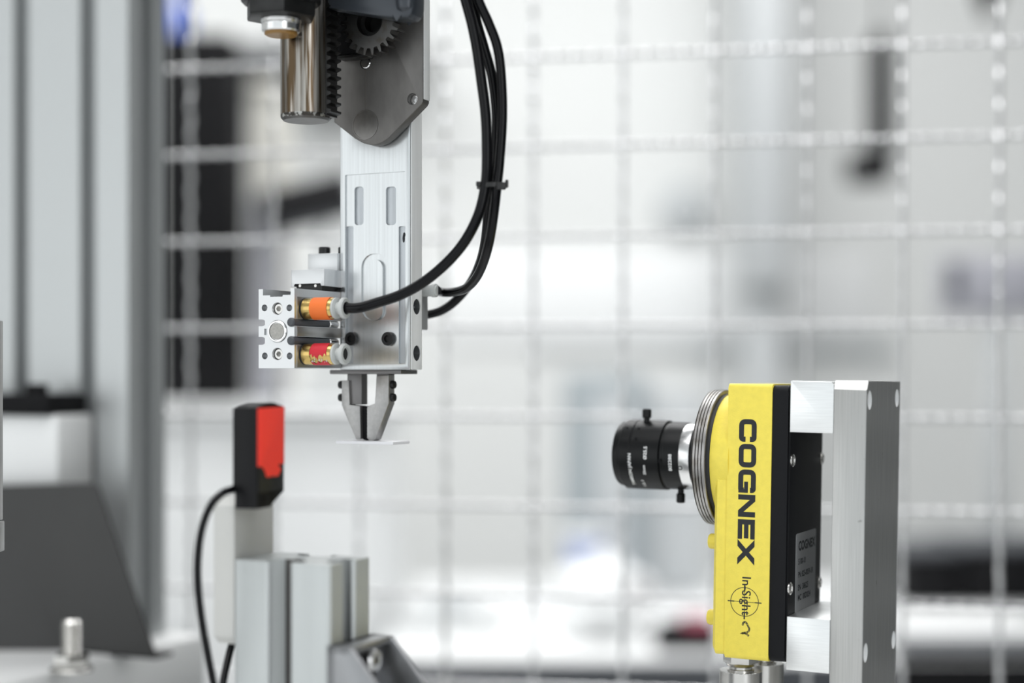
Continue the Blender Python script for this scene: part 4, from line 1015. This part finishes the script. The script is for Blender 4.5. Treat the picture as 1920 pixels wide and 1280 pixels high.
part('tub', M_paleblue, t, lambda b: lathe(b, [(0, .028), (Z(1008, 2.75) - zbn - .03, .03), (Z(1008, 2.75) - zbn, .032), (Z(1008, 2.75) - zbn, .026)], (cxx, 2.75, zbn), (0, 0, 1), 24))
part('lid', M_white, t, lambda b: lathe(b, [(0, .034), (.012, .034), (.016, .03)], (cxx, 2.75, Z(1008, 2.75) - .002), (0, 0, 1), 24))
t = bth('white_bag', 'rumpled white bag lying on the bench below the lens', 'bag')
def bag(b):
    bmesh.ops.create_icosphere(b, subdivisions=3, radius=1)
    for v in b.verts:
        n_ = .12 * math.sin(7 * v.co.x + 3 * v.co.y) + .1 * math.sin(9 * v.co.z + 5 * v.co.x)
        v.co *= 1 + n_; v.co = Vector((X(1130, 2.4) + v.co.x * .075, 2.42 + v.co.y * .07, zbn + .055 + max(-.055, v.co.z * .065)))
part('sack', M_whiter, t, bag)
part('tie', M_lgrey, t, lambda b: ring(b, (X(1130, 2.4), 2.42, zbn + .118), (0, 0, 1), .014, .004, 20, 8))
t = bth('white_tray', 'flat white tray on the bench behind the extrusion post', 'tray')
part('tray', M_white, t, lambda b: lathe(b, [(0, .075), (.03, .09), (.03, .085), (.006, .07), (.006, .01)], (X(850, 2.5), 2.5, zbn + .0003), (0, 0, 1), 32))
part('stack', M_lgrey, t, lambda b: box(b, X(810, 2.5), X(890, 2.5), 2.46, 2.54, zbn + .0065, zbn + .05, .008))
t = bth('black_bin', 'small black open bin with a maroon rim on the bench near the camera foot', 'bin')
part('bin', M_blackbg, t, lambda b: prism(b, [(X(1228, 2.3), zbn), (X(1345, 2.3), zbn), (X(1350, 2.3), Z(1178, 2.3)), (X(1250, 2.3), Z(1178, 2.3))], 'y', 2.27, 2.4, .006))
part('rim', M_maroon, t, lambda b: box(b, X(1285, 2.3), X(1345, 2.3), 2.29, 2.38, Z(1179, 2.3), Z(1166, 2.3), .004))
D6 = 2.72
for (pa, pb, py, lbl) in ((1700, 1800, 1030, 'black crate on the bench just right of the camera stand'), (1806, 2010, 1022, 'black crate on the bench at the right border')):
    t = bth('black_crate', lbl, 'crate', 'black crates on the bench')
    part('box', M_blackbg, t, lambda b: box(b, X(pa, D6), X(pb, D6), D6, D6 + .2, zbn, Z(py, D6), .008))
    part('rim', M_dgrey, t, lambda b: box(b, X(pa - 4, D6), X(pb + 4, D6), D6 - .006, D6 + .206, Z(py + 10, D6), Z(py, D6) + .002, .004))
t = bth('black_tray', 'flat black tray on the bench edge at the lower right corner', 'tray')
part('tray', M_blackbg, t, lambda b: box(b, X(1690, 2.22), X(2080, 2.22), 2.22, 2.32, zbn + .0003, Z(1214, 2.22), .004))
part('rim', M_dgrey, t, lambda b: box(b, X(1686, 2.22), X(2084, 2.22), 2.216, 2.324, Z(1220, 2.22), Z(1213, 2.22), .002))
# shelf and white boards on the back wall
t = bth('wall_ledge', 'thin dark ledge on the back wall above the yellow camera', 'shelf')
part('board', M_mgrey, t, lambda b: box(b, X(1300, 4.75), X(1720, 4.75), 4.975, 5.0, Z(659, 4.75), Z(650, 4.75), .003))
for px in (1350, 1500, 1660): part('bracket', M_mgrey, t, lambda b: prism(b, [(4.98, Z(659, 4.75)), (4.998, Z(659, 4.75)), (4.998, Z(680, 4.75))], 'x', X(px, 4.75), X(px, 4.75) + .015))
t = bth('white_board', 'wide bright white board on the back wall between robot and camera', 'whiteboard')
part('panel', M_whiter, t, lambda b: box(b, X(830, 4.95), X(1640, 4.95), 4.985, 4.999, Z(645, 4.95), Z(470, 4.95), .004))
part('pen_tray', M_lgrey, t, lambda b: box(b, X(1000, 4.95), X(1500, 4.95), 4.97, 4.986, Z(652, 4.95), Z(646, 4.95), .003))
t = bth('tall_locker', 'pale grey tall locker against the back wall', 'locker')
part('body', M_lgrey, t, lambda b: box(b, X(1400, 4.6), X(1482, 4.6), 4.6, 4.88, 1.55, Z(-300, 4.6), .005))
part('door', M_lgrey, t, lambda b: box(b, X(1404, 4.6), X(1478, 4.6), 4.585, 4.602, 1.56, Z(-290, 4.6), .004))
part('stand', M_lgrey, t, lambda b: box(b, X(1410, 4.6), X(1472, 4.6), 4.65, 4.87, 0, 1.551, .005))
# hanging tools
def driver(px, py0, py1, D, rr_, label, tilt=0):
    t = bth('hanging_screwdriver', label, 'power tool', None)
    xx = X(px, D); za, zb2 = Z(py1, D), Z(py0, D)
    part('cord', M_blackbg, t, lambda b: tube(b, [Vector((xx, D, zb2 - .01)), Vector((xx + .004, D, zb2 + .3)), Vector((xx, D, 3.39))], .004, 8))
    part('barrel', M_blackbg, t, lambda b: lathe(b, [(0, rr_ * .4), (.02, rr_ * .55), (.06, rr_), (zb2 - za - .03, rr_), (zb2 - za, rr_ * .5)], (xx, D, za), (0, 0, 1), 24))
    return t, xx, za
t, xx, za = driver(1652, 60, 340, 3.3, .027, 'black screwdriver hanging on a cord, with a bulky lower grip')
part('grip', M_blackbg, t, lambda b: box(b, xx - .07, xx + .024, 3.28, 3.33, za - .005, za + .058, .016, 3))
driver(1852, -120, 32, 3.4, .030, 'black screwdriver cut off by the top border at right')
# grey soft shapes at right
t = bth('grey_monitor', 'grey monitor on a stand at the right border above the bench', 'monitor')
part('casing', M_pgrey, t, lambda b: box(b, X(1770, 3.05), X(1985, 3.05), 3.05, 3.11, Z(590, 3.05), Z(480, 3.05), .01))
part('panel', M_dgrey, t, lambda b: box(b, X(1778, 3.05), X(1802, 3.05), 3.046, 3.052, Z(560, 3.05), Z(490, 3.05), .002))
part('neck', M_lgrey, t, lambda b: box(b, X(1860, 3.05), X(1890, 3.05), 3.06, 3.09, zbn, Z(588, 3.05), .004))
t = bth('wall_fitting', 'small grey round fitting on the back wall right of the hoses', 'wall fitting')
part('dish', M_lgrey, t, lambda b: lathe(b, [(0, .07), (.03, .075), (.05, .05)], (X(1285, 4.95), 4.998, Z(392, 4.95)), (0, -1, 0), 28))
part('rim', M_mgrey, t, lambda b: ring(b, (X(1285, 4.95), 4.97, Z(392, 4.95)), (0, 1, 0), .07, .008, 28, 8))
